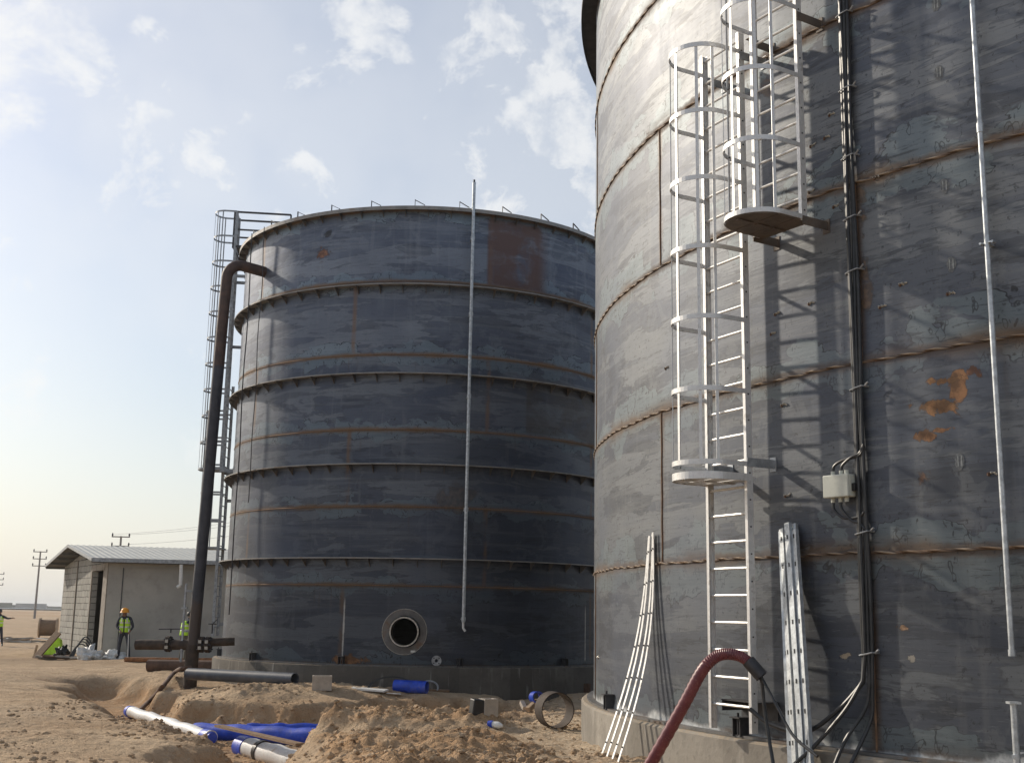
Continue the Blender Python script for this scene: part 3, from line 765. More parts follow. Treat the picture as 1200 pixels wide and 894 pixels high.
# ================================================================== RIGHT TANK
COURSE_R = 2.004
tr = empty('storage_tank', (RC[0], RC[1], ZB), 'larger bare steel tank with rope-like weld seams and bright caged ladders', 'storage tank')
uR = lambda a: U(a, RR)
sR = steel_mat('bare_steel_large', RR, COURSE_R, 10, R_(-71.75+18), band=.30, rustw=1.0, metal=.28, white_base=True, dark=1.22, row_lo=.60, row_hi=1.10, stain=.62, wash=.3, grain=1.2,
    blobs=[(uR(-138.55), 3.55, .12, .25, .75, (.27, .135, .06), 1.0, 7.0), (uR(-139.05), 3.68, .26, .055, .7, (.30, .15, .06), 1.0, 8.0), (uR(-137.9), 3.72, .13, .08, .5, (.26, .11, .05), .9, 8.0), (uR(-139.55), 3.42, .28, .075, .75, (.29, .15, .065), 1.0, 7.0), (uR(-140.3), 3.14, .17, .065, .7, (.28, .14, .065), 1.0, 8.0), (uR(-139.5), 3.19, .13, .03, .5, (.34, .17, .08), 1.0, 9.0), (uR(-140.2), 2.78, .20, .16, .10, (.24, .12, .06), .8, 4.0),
           (uR(-143.35), 5.3, .12, 1.1, .45, (.22, .13, .065), .65, 2.2), (uR(-146.5), 8.05, .30, .22, .5, (.18, .10, .06), .8, 2.5), (uR(-150), 7.6, .5, .3, .4, (.16, .10, .06), .7, 2.0),
           (uR(-142.0), 1.24, .09, .04, .6, (.32, .20, .12), 1.0, 9.0), (uR(-141.7), .96, .10, .05, .6, (.30, .28, .24), .9, 9.0), (uR(-145.5), .95, .09, .04, .6, (.34, .28, .2), 1.0, 9.0)])
mb = MB().lathe([(RR, H_T*j/40) for j in range(41)], n=360)
mb.build('shell', sR, tr, smooth=True, loc=(0, 0, 0))
MB().lathe([(RR-.01, H_T-.03), (RR*.5, H_T+.5), (.02, H_T+.8)], n=96).build('roof', M['girder'], tr, smooth=True, loc=(0, 0, 0))
MB().lathe([(RR+.003, H_T-.03), (RR+.26, H_T-.03), (RR+.26, H_T-.10), (RR+.28, H_T-.10), (RR+.28, H_T+.02), (RR+.003, H_T+.02)], n=240).build('stiffener_ring', M['dark_steel'], tr, smooth=True, loc=(0, 0, 0))
MB().lathe([(RR+.003, .0), (RR+.11, .0), (RR+.11, .03), (RR+.003, .03)], n=240).build('base_lip', M['girder'], tr, loc=(0, 0, 0))
wR = weld_mat('weld_rope', 2*pi*RR/.048/(2*pi), 90, (.085, .062, .05), (.30, .235, .175))
for k in range(1, 6):
    pts = []; nseg = 720
    m = MB()
    m.tube([pol(i*360/nseg, RR+.006, COURSE_R*k+.006*sin(i*.37)+.004*sin(i*1.7)) for i in range(nseg)], .016, 7, closed=True)
    m.build('weld_seam', wR, tr, smooth=True, loc=(0, 0, 0))
wv = simple('weld_rusty', (.20, .12, .07), .8, 0, .3, 9)
for k in range(6):
    for a in ((-161.75, -125.75) if k % 2 == 1 else (-143.75, -179.75)):
        m = MB(); m.tube([pol(a+.02*sin(j*1.3), RR+.004, COURSE_R*(k+j/14)) for j in range(15)], .012, 6)
        m.build('weld_seam', wv, tr, smooth=True, loc=(0, 0, 0))
make_ladder(tr, RR, -151.85, .10, 8.25, 3.02, 7, M['aluminium'], M['aluminium'], [(3.04, True), (7.95, True)], True)
make_ladder(tr, RR, -147.45, 5.62, 13.75, 5.66, 10, M['aluminium'], M['plate_dark'], [(5.62, True), (8.05, True), (11.2, True)], False)
m = MB(); m.box((0, .16, 0), (.62, .30, .012)); m.box((0, .012, -.10), (.62, .012, .20)); m.box((.3, .16, -.06), (.012, .28, .12))
m.build('wall_bracket', M['dark_steel'], tr, loc=pol(-151.6, RR, .42), rot=(0, 0, R_(-151.6-90)))
ac = None
for a in (-171.2, -152.6, -134):
    loc = pol(a, RR, 0.0); rot = (0, 0, R_(a-90))
    if ac is None: ac = anchor_chair().build('anchor_chair', M['dark_steel'], tr, loc=loc, rot=rot)
    else: copy(ac, tr, loc, rot)
# left-over weld lugs
for i, (a, zz) in enumerate([(-146.86, 4.80), (-149.43, 4.79), (-149.81, 4.57), (-149.08, 3.71), (-149.0, 2.68), (-141.05, 4.76), (-142.28, 4.57), (-138.52, 4.56), (-145.0, 6.92), (-145.4, 6.67), (-146.4, 6.64), (-144.95, 5.83), (-160.9, 4.58), (-177.3, .70), (-146.6, 6.1), (-149.2, 6.05), (-142.3, 6.0), (-137.0, 2.72)]):
    m = MB(); n_ = random.randint(2, 3)
    for k in range(n_):
        t = k*.035-.03; m.tube([(t, 0, random.uniform(-.02, .02)), (t+.015, .012, 0), (t+.03, .0, random.uniform(-.02, .02))], [.008, random.uniform(.010, .018), .006], 6)
    m.cur = 1; m.tube([(.05, -.003, -.01), (.06, .01, -.01)], [.022, .016], 7)
    m.build('lug_stub', [M['steel_cut'], M['rust']], tr, smooth=True, loc=pol(a, RR, zz), rot=(0, 0, R_(a-90)))
# chalk marks: a pale smear with two short strokes
for (a, zz) in [(-138.6, 6.93), (-138.62, 5.69), (-138.49, 4.85), (-138.6, 2.86), (-138.55, 7.70)]:
    m = MB()
    n_ = 18; o_ = len(m.v)
    for k in range(n_):
        t = 2*pi*k/n_; m.v.append((.055*cos(t)*random.uniform(.8, 1.1), .0015, .085*sin(t)*random.uniform(.85, 1.1)))
    m.face(*range(n_)); m.cur = 1
    for dx in (-.02, .018): m.box((dx, .003, 0), (.012, .002, .10))
    m.build('chalk_mark', [M['chalk_pale'], M['chalk']], tr, loc=pol(a, RR+.001, zz), rot=(0, 0, R_(a-90)))
# cable bundle, ties, junction box
ca = -143.9
def cpath(d, e, zs): return [pol(ca+math.degrees((d+.006*sin(z*2.1+d*90))/RR), RR+e+.008*sin(z*1.7+d*50), z) for z in zs]
for i, (d, e) in enumerate(((-.045, .05), (-.012, .075), (.022, .055), (.05, .05))):
    zs = list(np.arange(.95, 12.0, .25)); p = cpath(d, e, zs[::-1])
    if i == 0: tail = [pol(ca-.25, RR+.07, .70), pol(ca-1.2, RR+.18, .45), pol(ca-3.0, RR+.28, .18), pol(ca-5.0, RR+.36, .22), pol(ca-6.2, RR+.42, .36)]
    elif i == 1: tail = [pol(ca-.2, RR+.09, .72), pol(ca-.9, RR+.20, .42), pol(ca-2.2, RR+.35, .06), pol(ca-3.2, RR+.5, -.2), pol(ca-3.6, RR+.55, -.5)]
    elif i == 2: tail = [pol(ca+.1, RR+.06, .70), pol(ca-.1, RR+.09, .45), pol(ca-.8, RR+.25, .12), pol(ca-1.2, RR+.4, -.25), pol(ca-1.4, RR+.5, -.5)]
    else: tail = [pol(ca+.2, RR+.05, .6), pol(ca+.1, RR+.06, .35), pol(ca-.3, RR+.2, .03), pol(ca-.6, RR+.4, -.3), pol(ca-.6, RR+.5, -.5)]
    m = MB(); m.tube(p+smooth_path(tail, 5), .021 if i else .024, 8); m.build('power_cable', M['rubber'], tr, smooth=True, loc=(0, 0, 0))
for zz in (.98, 2.2, 3.72, 5.0, 5.60, 6.3, 7.1, 8.0, 8.9):
    m = MB(); m.tube([pol(ca+math.degrees(q/RR), RR+e, zz+dz) for q, e, dz in ((-.08, .03, -.02), (-.07, .09, -.01), (0, .108, .0), (.08, .09, .02), (.09, .03, .02))], .008, 6)
    m.tube([pol(ca+math.degrees(.09/RR), RR+.05, zz+.02), pol(ca+math.degrees(.15/RR), RR+.07, zz+.05)], .010, 6)
    m.tube([pol(ca+math.degrees(.10/RR), RR, zz+.02), pol(ca+math.degrees(.10/RR), RR+.05, zz+.02)], .012, 6)
    m.build('cable_tie', M['zinc'], tr, smooth=True, loc=(0, 0, 0))
ja = -145.0
jb = MB(); jb.box((0, .10, 0), (.33, .11, .235)); jb = jb.build('junction_box', M['grey_plastic'], tr, loc=pol(ja, RR, 2.70), rot=(0, 0, R_(ja-90)), bevel=.014)
m = MB(); m.box((0, .168, 0), (.335, .03, .24)); m.build('box_lid', M['grey_plastic'], jb, loc=(0, 0, 0), bevel=.012)
m = MB(); m.box((-.19, .10, -.02), (.04, .05, .08)); m.box((0, .02, 0), (.40, .04, .05)); m.build('mounting_clip', M['black'], jb, loc=(0, 0, 0))
for (xx, zz) in ((.10, -1), (.0, -1), (-.08, -1), (.09, 1), (-.02, 1), (-.09, 1)):
    m = MB(); m.tube([(xx, .10, zz*.117), (xx, .10, zz*.165)], .024, 10); m.build('cable_gland', M['grey_plastic'], jb, smooth=True, loc=(0, 0, 0))
for (xx, zz, s_) in ((.09, 1, .0), (-.02, 1, .02), (.10, -1, 0), (.0, -1, .03)):
    if zz > 0: pts = [(xx, .10, .15), (xx-.02, .10, .22), (xx-.12, .09, .27+s_), (-.24, .07, .31+s_), (-.29, .06, .40+s_)]
    else: pts = [(xx, .10, -.15), (xx-.01, .10, -.24), (xx-.12, .09, -.33-s_), (-.2, .07, -.33-2*s_), (-.27, .06, -.28-6*s_)]
    m = MB(); m.tube(smooth_path(pts, 6), .016, 8); m.build('cable_loop', M['rubber'], jb, smooth=True, loc=(0, 0, 0))
# thin conduit
ka = -136.45
m = MB(); cdr = m.tube([pol(ka, RR+.10, 1.03), pol(ka, RR+.10, 11.8)], .027, 12).build('conduit_pipe', M['galvanised'], tr, smooth=True, loc=(0, 0, 0))
m = MB(); m.tube([pol(ka, RR+.10, 1.02), pol(ka, RR+.10, 1.08)], .034, 12); m.build('pipe_cap', M['galvanised'], cdr, smooth=True, loc=(0, 0, 0))
for zz in (4.95, 6.15, 9.2):
    m = MB(); m.bar(pol(ka-.30, RR+.10, zz), pol(ka+.35, RR+.11, zz+.01), .035, .012); m.bar(pol(ka+.05, RR+.10, zz), pol(ka+.05, RR, zz), .03, .03)
    for d in (-.25, .3): m.tube([pol(ka+d, RR+.07, zz), pol(ka+d, RR+.14, zz)], .013, 8)
    if abs(zz-6.15) < .1: m = MB(); m.tube([pol(ka, RR+.10, zz-.05), pol(ka, RR+.10, zz+.05)], .034, 12)
    m.build('pipe_clamp', M['galvanised'], cdr, smooth=True, loc=(0, 0, 0))
# short galvanised stub at the frame's right edge
m = MB(); m.tube([pol(-136.1, RR+.30, -.1), pol(-136.1, RR+.30, .62)], .03, 10); m.box(pol(-136.1, RR+.30, .62), (.10, .10, .02)); m.bar(pol(-136.35, RR+.02, .16), pol(-136.1, RR+.34, .16), .05, .03)
m.build('support_post', M['galvanised'], tr, smooth=True, loc=(0, 0, 0))
o = MB().lathe([(RR-.5, ZB-.004), (RR+.17, ZB-.004), (RR+.20, ZB-.03), (RR+.20, -2.3)], n=260, c=RC)
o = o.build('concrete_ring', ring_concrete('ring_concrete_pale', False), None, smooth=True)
tag(o, 'sunlit grey concrete ring foundation under the larger tank', 'foundation')
# object-space of the rings: recentre on the axis
for o_, C in ((bpy.data.objects['concrete_ring'], LC), (o, RC)):
    d = Vector((C[0], C[1], ZB))-o_.location
    o_.data.transform(Matrix.Translation(-d)); o_.location = (C[0], C[1], ZB)

# ================================================================== RISER PIPE (rusty, into the left tank)
def riser_mat():
    m, g, b = new_mat('riser_paint')
    p = g.obj(); x, y, z = g.xyz(p); n = g.noise(p, 4, 5); n2 = g.noise(p, 20, 3)
    rust = g.mix(g.step(n, .35, .65), (.055, .033, .027), (.095, .056, .042))
    grey = g.mix(g.step(n, .35, .65), (.03, .033, .044), (.05, .052, .064))
    up = g.step(g.add(z, g.mul(n2, .3)), 8.55, 8.75)
    c = g.mix(up, grey, rust)
    c = g.mix(g.sub(1.0, g.step(g.add(z, g.mul(n, .8)), 2.3, 2.6)), c, (.065, .048, .04))
    g.put(b.inputs['Base Color'], c); b.inputs['Roughness'].default_value = .6
    g.put(b.inputs['Normal'], g.bump(n2, .2, .01))
    return m
PB = Vector((-8.34, 32.55, GZ)); PT = Vector((-8.10, 32.65, 9.35))
rp = empty('riser_pipe', PB, 'tall rusty vertical pipe with an elbow running into the smaller tank near its rim', 'pipe')
ent = Vector((LC[0], LC[1], 0))+pol(-142.3, LR-.05, 9.55)
e1 = PT; mid = Vector((PT.x+.18, PT.y+.04, 9.72)); hz = (ent-Vector((PT.x, PT.y, 9.62)))
pts = [PB+Vector((0, 0, .42))]+[PB.lerp(PT, t)+Vector((0, 0, .4*(1-t))) for t in (.2, .4, .6, .8, .93)]
cen = PT+Vector((0, 0, -.08))
hd = Vector((ent.x-PT.x, ent.y-PT.y, 0)); hl = hd.length; hd.normalize()
rb_ = .42
for k in range(0, 9):
    t = k/8*pi/2; pts.append(cen+hd*(rb_*(1-cos(t)))+Vector((0, 0, rb_*sin(t)-.06)))
pts.append(ent)
m = MB(); m.tube([q-PB for q in pts], .155, 20); m.build('pipe_run', riser_mat(), rp, smooth=True, loc=(0, 0, 0))
m = MB(); m.tube([Vector((0, 0, -.6)), Vector((0, 0, .95))], .175, 18); m.build('pipe_stub', M['rust_dark'], rp, smooth=True, loc=(0, 0, 0))
m = MB(); m.tube([Vector((.0, 0, .95)), Vector((-1.35, .15, .93)), Vector((-1.55, .17, .92))], .135, 18); m.build('branch_pipe', M['rust_dark'], rp, smooth=True, loc=(0, 0, 0))
m = MB(); m.tube([Vector((0, 0, 1.0)), Vector((1.05, .25, 1.05))], .11, 16); m.build('branch_pipe', M['rust_dark'], rp, smooth=True, loc=(0, 0, 0))
def flange_pair(x, r, name='flange'):
    m = MB(); d = Vector((1, -.1, 0)).normalized(); c = Vector((x, -.1*x, .96))
    m.tube([c-d*.05, c-d*.01], r, 20); m.tube([c+d*.01, c+d*.05], r, 20); m.cur = 1
    for k in range(8):
        t = 2*pi*k/8; q = c+Vector((0, cos(t), sin(t)))*(r-.04); m.tube([q-d*.10, q+d*.10], .022, 6)
    m.cur = 2
    m.box(c+Vector((0, -r, .08)), (.08, .03, .08)); m.box(c+Vector((0, -r, -.08)), (.08, .03, .08))
    return m.build(name, [M['rust_dark'], M['dark_steel'], M['steel_cut']], rp, smooth=True, loc=(0, 0, 0))
flange_pair(-.66, .21); flange_pair(.24, .21); flange_pair(.42, .21)
m = MB(); m.tube([Vector((.5, -.05, 1.25)), Vector((.5, -.05, 1.50))], .02, 8); m.tube([Vector((.5+.10*cos(t), -.05+.10*sin(t), 1.5)) for t in np.linspace(0, 2*pi, 16, endpoint=False)], .014, 6, closed=True); m.tube([Vector((.5, -.05, 1.5)), Vector((.62, -.05, 1.62))], .012, 6)
m.build('valve_wheel', M['dark_steel'], rp, smooth=True, loc=(0, 0, 0))
m = MB(); m.tube([Vector((-.62, .05, 1.25)), Vector((-.62, .05, 1.35))], .02, 8); m.tube([Vector((-.95, .08, 1.34)), Vector((-.25, .02, 1.36))], .016, 8); m.build('valve_lever', M['dark_steel'], rp, smooth=True, loc=(0, 0, 0))
m = MB(); m.bar((-.28, -.02, .5), (-.28, -.02, 2.55), .06, .05); m.bar((-.28, -.02, 1.30), (-.05, 0, 1.30), .05, .05); m.bar((-.28, -.02, 2.35), (-.05, 0, 2.35), .05, .05); m.bar((-.36, -.02, 1.9), (-.2, -.02, 1.9), .1, .05)
m.build('pipe_support', M['zinc'], rp, loc=(0, 0, 0))

# ================================================================== LOOSE PIPES, RING, HOSE ...
def gpt(px, py, z=GZ, lift=0.0): return hit(px, py, lift)
# long grey pipe
a = Vector((-8.15, 31.6, 0)); b = Vector((-5.10, 29.7, 0)); a.z = -1.60; b.z = -1.66
a.z = max(a.z, gz(a.x, a.y)+.14); b.z = max(b.z, gz(b.x, b.y)+.14)
tag(MB().pipe(a, b, .15, .128, 28).build('pipe', M['grey_pipe'], smooth=True), 'long dark grey plastic pipe lying on the sand beside the smaller tank', 'pipe')
a = gpt(173, 786, GZ, .16); b = a+Vector((2.6, -.3, .02))
tag(MB().pipe(a, b, .17, .145, 24).build('pipe', M['rust'], smooth=True), 'short thick rusty pipe with an open end lying behind the riser', 'pipe')
a = gpt(146, 775, GZ, .07); b = a+Vector((3.4, .2, .02))
tag(MB().pipe(a, b, .09, .07, 16).build('pipe', M['rust_bright'], smooth=True), 'thin orange rusty pipe lying behind the thick rusty pipe', 'pipe')
# rusty bent pipe sloping down into the trench
pA = onz(165, 831, -2.36); pB = onz(213, 783, -1.5)
pts = smooth_path([hit(164, 833, .03), hit(176, 823, .07), hit(190, 809, .09), hit(203, 793, .10), pB, pB+Vector((.25, 0, .02))], 6)
tag(MB().tube(pts, .055, 10).build('bent_pipe', M['rust'], smooth=True), 'thin bent rusty pipe sloping from the riser down into the trench', 'pipe')
# white wrapped pipe in the trench (two lengths) and blue sheeting
P0 = onz(153, 832, -2.30); P1 = onz(242, 860, -2.30); P2 = onz(292, 873, -2.32); P3 = onz(420, 907, -2.34)
def lumpy_tube(p, q, r, n=20, segs=24, amp=.06):
    m = MB(); pts = []; rs = []
    for k in range(segs+1):
        t = k/segs; pts.append(Vector(p).lerp(Vector(q), t)+Vector((0, 0, .012*sin(k*1.1)))); rs.append(r*(1+amp*sin(k*1.9)*random.random()))
    return m.tube(pts, rs, n)
t1 = lumpy_tube(P0-Vector((0,0,.03)), P1.lerp(P2, .12)-Vector((0,0,.04)), .125, amp=.08).build('wrapped_pipe', M['white_wrap'], smooth=True); tag(t1, 'white wrapped pipe in the trench with a blue end, farther length', 'pipe')
dd = (P0-P1).normalized(); m = MB(); m.tube([P0-Vector((0,0,.03))-dd*.10-t1.location, P0-Vector((0,0,.03))+dd*.16-t1.location], [.14, .125], 18); m.build('end_cap', M['blue'], t1, smooth=True, loc=(0, 0, 0))
m = MB(); e1_ = P1.lerp(P2, .12)-Vector((0, 0, .04))-t1.location; m.tube([e1_+dd*.45, e1_+dd*.3, e1_+dd*.1, e1_-dd*.06], [.127, .135, .14, .10], 18); m.build('sleeve', M['blue'], t1, smooth=True, loc=(0, 0, 0))
P2 = P2-Vector((0, 0, .05)); P3 = P3-Vector((0, 0, .05))
t2 = lumpy_tube(P2, P3, .18, amp=.05).build('wrapped_pipe', M['white_wrap'], smooth=True); tag(t2, 'thicker white wrapped pipe running out of the frame bottom, nearer length', 'pipe')
dd = (P3-P2).normalized(); m = MB(); m.tube([P2-t2.location+dd*.02, P2-t2.location-dd*.35], [.195, .19], 18); m.build('sleeve', M['blue'], t2, smooth=True, loc=(0, 0, 0))
m = MB(); m.tube([P2-t2.location+dd*.55, P2-t2.location+dd*.68], .199, 18); m.build('strap', M['black'], t2, smooth=True, loc=(0, 0, 0))
# blue pipes beyond the white one
Q0 = onz(229, 857, -2.36); Q1 = onz(352, 866, -2.32)
tag(lumpy_tube(Q0, Q1+Vector((.9, .05, .02)), .17, amp=.05).build('blue_pipe', M['blue'], smooth=True), 'blue pipe crossing the trench behind the white wrapped pipes', 'pipe')
Q2 = onz(290, 856, -2.30); Q3 = onz(362, 856, -2.28)
tag(lumpy_tube(Q2, Q3+Vector((.8, .25, 0)), .14, amp=.05).build('blue_pipe', M['blue'], smooth=True), 'second blue pipe, uppermost in the trench, next to the dirt mound', 'pipe')
# brown plank over the trench
a = onz(256, 850, -2.08); b = onz(352, 872, -2.04)
tag(MB().bar(a, b, .16, .04).build('plank', M['wood']), 'brown plank lying across the blue pipes in the trench', 'plank')
# blue pipe piece by the tank foot with a dark curved sheet
c = hit(482, 812); zq = c.z
tag(MB().pipe((c.x-.42, c.y+.12, zq+.16), (c.x+.38, c.y-.10, zq+.15), .15, .135, 26).build('blue_pipe', M['blue'], smooth=True), 'short glossy blue pipe offcut lying at the foot of the smaller tank', 'pipe')
m = MB(); n_ = 26
for k in range(n_+1):
    t = pi*k/n_
    for (r_, yo) in ((1.0, .0), (1.0, .025), (.90, .025), (.90, 0)): m.v.append((c.x-.50-.62*cos(t)*r_, c.y+.22+yo+.12*sin(t), zq+.02+.36*sin(t)*r_))
for k in range(n_):
    for q in range(4): m.face(k*4+q, k*4+(q+1) % 4, k*4+4+(q+1) % 4, k*4+4+q)
tag(m.build('hoop', M['black'], smooth=True), 'thin black hoop leaning at the tank foot behind the blue offcut', 'hoop')
m = MB(); m.tube([(c.x+.42+.22*cos(t), c.y+.02+.05*sin(t), zq+.14+.15*sin(t)) for t in np.linspace(-.4, 3.2, 20)], .022, 8)
tag(m.build('hose', M['zinc'], smooth=True), 'loop of grey hose beside the short blue pipe offcut', 'hose')
m = MB(); m.box((c.x-.4, c.y-.35, zq+.01), (.35, .12, .02), Euler((0, .05, .3)).to_matrix()); tag(m.build('paper_scrap', M['white']), 'white scrap lying in front of the short blue pipe', 'scrap')
# pale flat sheets and boards on the berm
for (px, py, w_, d_, mt, nm, lb) in ((432, 809, .9, .3, 'white', 'plastic_sheet', 'pale plastic sheet lying flat left of the black hoop'), (535, 809, .7, .25, 'wood_pale', 'board', 'pale board lying at the tank foot right of the grey hose loop'), (515, 810, .5, .3, 'wood', 'board', 'brown board lying at the tank foot next to the grey hose loop')):
    q = gpt(px, py, GZ, .03); m = MB(); m.box(q, (w_, d_, .045), Euler((.05, .04, random.uniform(-.3, .3))).to_matrix()); tag(m.build(nm, M[mt], bevel=.006), lb, nm.replace('_', ' '))
# white square block at the tank foot and other blocks
def hollow_block(px, py, z, w_, d_, h_, mat, label, rz=.2, hole=True):
    q = hit(px, py); zz = q.z+.02
    m = MB(); rot = Matrix.Rotation(rz, 3, 'Z'); t = .045
    if hole:
        for (cx, cy, sx, sy) in ((0, -d_/2+t/2, w_, t), (0, d_/2-t/2, w_, t), (-w_/2+t/2, 0, t, d_-2*t), (w_/2-t/2, 0, t, d_-2*t)):
            m.box(Vector((q.x, q.y, zz+h_/2-.03))+rot @ Vector((cx, cy, 0)), (sx, sy, h_), rot)
        m.box(Vector((q.x, q.y, zz+.05)), (w_-2*t-.004, d_-2*t-.004, .06), rot)
    else: m.box(Vector((q.x, q.y, zz+h_/2-.03)), (w_, d_, h_), rot)
    return tag(m.build('block', mat, bevel=.008), label, 'block')
hollow_block(377, 808, GZ, .46, .34, .34, M['block_grey'], 'pale square block standing at the tank foot behind the long grey pipe', .15)
hollow_block(584, 806, GZ, .40, .22, .30, M['concrete'], 'grey concrete block standing against the dark ring foundation', -.1)
hollow_block(572, 839, -1.75, .26, .24, .30, M['block_grey'], 'beige block half buried on the crest of the dirt mound', .5)
q = hit(559, 836); m = MB(); m.box((q.x, q.y+.05, q.z+.10), (.22, .20, .27), Euler((.05, .1, .4)).to_matrix()); tag(m.build('bucket_box', M['black'], bevel=.02), 'black box standing left of the beige block on the mound', 'box')
q = onz(690, 806, GZ); m = MB(); m.pipe((q.x-.1, q.y, gz(q.x, q.y)), (q.x-.1, q.y, gz(q.x, q.y)+.42), .16, .13, 18); tag(m.build('drum', M['rust'], smooth=True), 'small dark rusty drum beside the larger tank at the far edge', 'drum')
# large steel ring standing on edge
q = hit(651, 853); zq = q.z; ro = .30
dr = Vector((.93, .62, 0)).normalized()
cR = Vector((q.x-.02, q.y+.1, zq+ro+.0))
axd = Vector((-.34, .94, 0)).normalized()
tag(MB().pipe(cR-axd*.17, cR+axd*.17, ro, ro-.016, 56).build('pipe_ring', M['rust_dark'], smooth=True), 'short rusty steel pipe ring standing on edge near the larger tank', 'pipe ring')
# blue capped pipe piece and offcuts beside it
q = hit(629, 833); zq = q.z
bp = tag(MB().pipe((q.x-.06, q.y+.08, zq+.29), (q.x+.02, q.y-.22, zq+.31), .125, .105, 26).build('pipe_piece', M['blue'], smooth=True), 'small round blue pipe end propped up left of the rusty ring', 'pipe')
tag(MB().bar((q.x-.20, q.y-.28, zq+.05), (q.x+.02, q.y+.02, zq+.22), .11, .10).build('offcut', M['wood_pale'], bevel=.01), 'pale offcut under the small round blue pipe end', 'offcut')
tag(MB().bar((q.x-.26, q.y-.10, zq+.06), (q.x-.33, q.y+.10, zq+.18), .10, .09).build('offcut', M['block_grey'], bevel=.01), 'small beige lump left of the propped blue pipe end', 'offcut')
# crumpled bottle / bag on the mound
q = hit(579, 853); zq = q.z
bt = empty('plastic_bottle', (q.x, q.y, zq), 'crumpled white and blue plastic bottle lying on the dirt mound', 'bottle', rz=-.5)
m = MB(); m.tube([(-.10, 0, .05), (-.07, 0, .06), (0, 0, .06), (.07, 0, .055), (.11, 0, .05), (.16, 0, .045)], [.02, .055, .05, .058, .05, .02], 12); m.build('body', M['white'], bt, smooth=True, loc=(0, 0, 0))
m = MB(); m.tube([(-.10, 0, .055), (-.02, 0, .065)], [.062, .058], 12); m.build('wrapper', M['blue'], bt, smooth=True, loc=(0, 0, 0))

# flat cage bars leaning on the larger tank
tw = Vector((RC[0], RC[1], 0))
for i in range(4):
    top = tw+pol(-163.5+.28*i, RR+.03+.02*(i % 2), 1.05+.02*i)
    foot = cylhit(704+6.5*i, 886, RC, RR+.62); foot.z = gz(foot.x, foot.y)-.03
    bow = .14+.012*i
    pts = []
    for k in range(15):
        t = k/14; q = foot.lerp(top, t); n_ = pol(-163, 1); pts.append(q-n_*bow*sin(pi*t))
    m = MB()
    for k in range(14): m.bar(pts[k], pts[k+1]+(pts[k+1]-pts[k])*.04, .048, .010, up=pol(-163, 1))
    m.cur = 1
    for k in range(1, 14, 2): m.box(pts[k]+pol(-163, .010), (.018, .018, .018))
    o = m.build('flat_bar', [M['aluminium'], M['black']])
    tag(o, 'bowed narrow metal bar leaning in a bundle on the larger tank, left of its ladder', 'metal bar', 'narrow metal bars leaning left of the ladder')
# galvanised channels leaning on the larger tank
for i, (dx, ht, off) in enumerate(((-.10, .98, 0), (-.05, 1.0, .05), (.0, .95, .0), (.05, 1.06, .06), (.095, 1.05, .01), (.14, .98, .05))):
    top = tw+pol(-148.9+math.degrees(dx/RR)*1.0, RR+.05+off, ht)
    foot = cylhit(937+dx*90, 925, RC, RR+.42+off*.6)
    d = (top-foot).normalized(); L = (top-foot).length
    yv = pol(-149+random.uniform(-14, 14), 1); yv = (yv-d*yv.dot(d)).normalized(); xv = yv.cross(d)
    rot = Matrix((xv, yv, d)).transposed(); cc = (top+foot)/2
    m = MB(); m.box(cc, (.075, .006, L), rot)
    for sx in (-1, 1): m.box(cc+rot @ Vector((sx*.0345, -.022, 0)), (.006, .038, L), rot)
    m.cur = 1
    z = -L/2+.15
    while z < L/2: m.box(cc+rot @ Vector((0, .005, z)), (.016, .005, .045), rot); z += .31
    o = m.build('channel_bar', [M['galvanised'], M['black']])
    tag(o, 'long galvanised slotted channel in the upright bundle leaning right of the ladder', 'metal channel', 'galvanised channels leaning right of the ladder')

# red hose tied to the ladder
hA = onz(742, 915, -1.74); hp = [Vector((hA.x, 13.6, -1.85))]
for (px, py, Y_) in ((765, 890, 13.45), (800, 828, 13.25), (822, 787, 13.15), (838, 770, 13.1), (852, 766, 13.05), (868, 769, 13.0), (880, 778, 12.98), (889, 788, 12.95)): hp.append(atY(px, py, Y_))
path = smooth_path(hp, 14)
m = MB(); rs = []
for k in range(len(path)): rs.append((.068-.012*k/len(path))*(1+(.05 if k % 2 else -.05)))
hs = m.tube(path, rs, 16).build('suction_hose', M['hose'], smooth=True); tag(hs, 'dark red ribbed hose arching up from the sand to the ladder rail', 'hose')
d = (path[-1]-path[-3]).normalized(); e_ = path[-1]-hs.location
MB().pipe(e_-d*.16, e_+d*.05, .072, .055, 18).build('end_collar', M['dark_steel'], hs, smooth=True, loc=(0, 0, 0))
e_w = path[-1]+d*.02
for k, pp in enumerate((((893, 800, 12.95), (896, 830, 12.95), (902, 870, 12.9), (908, 905, 12.8)), ((896, 800, 12.9), (912, 830, 12.7), (930, 862, 12.4), (958, 886, 12.1)))):
    m = MB(); m.tube(smooth_path([e_w]+[atY(*q) for q in pp], 8), .016 if k else .020, 8)
    tag(m.build('black_cable', M['rubber'], smooth=True), ('black cable dropping straight down from the red hose end' if k == 0 else 'black cable sagging right from the red hose end to the channels'), 'cable')

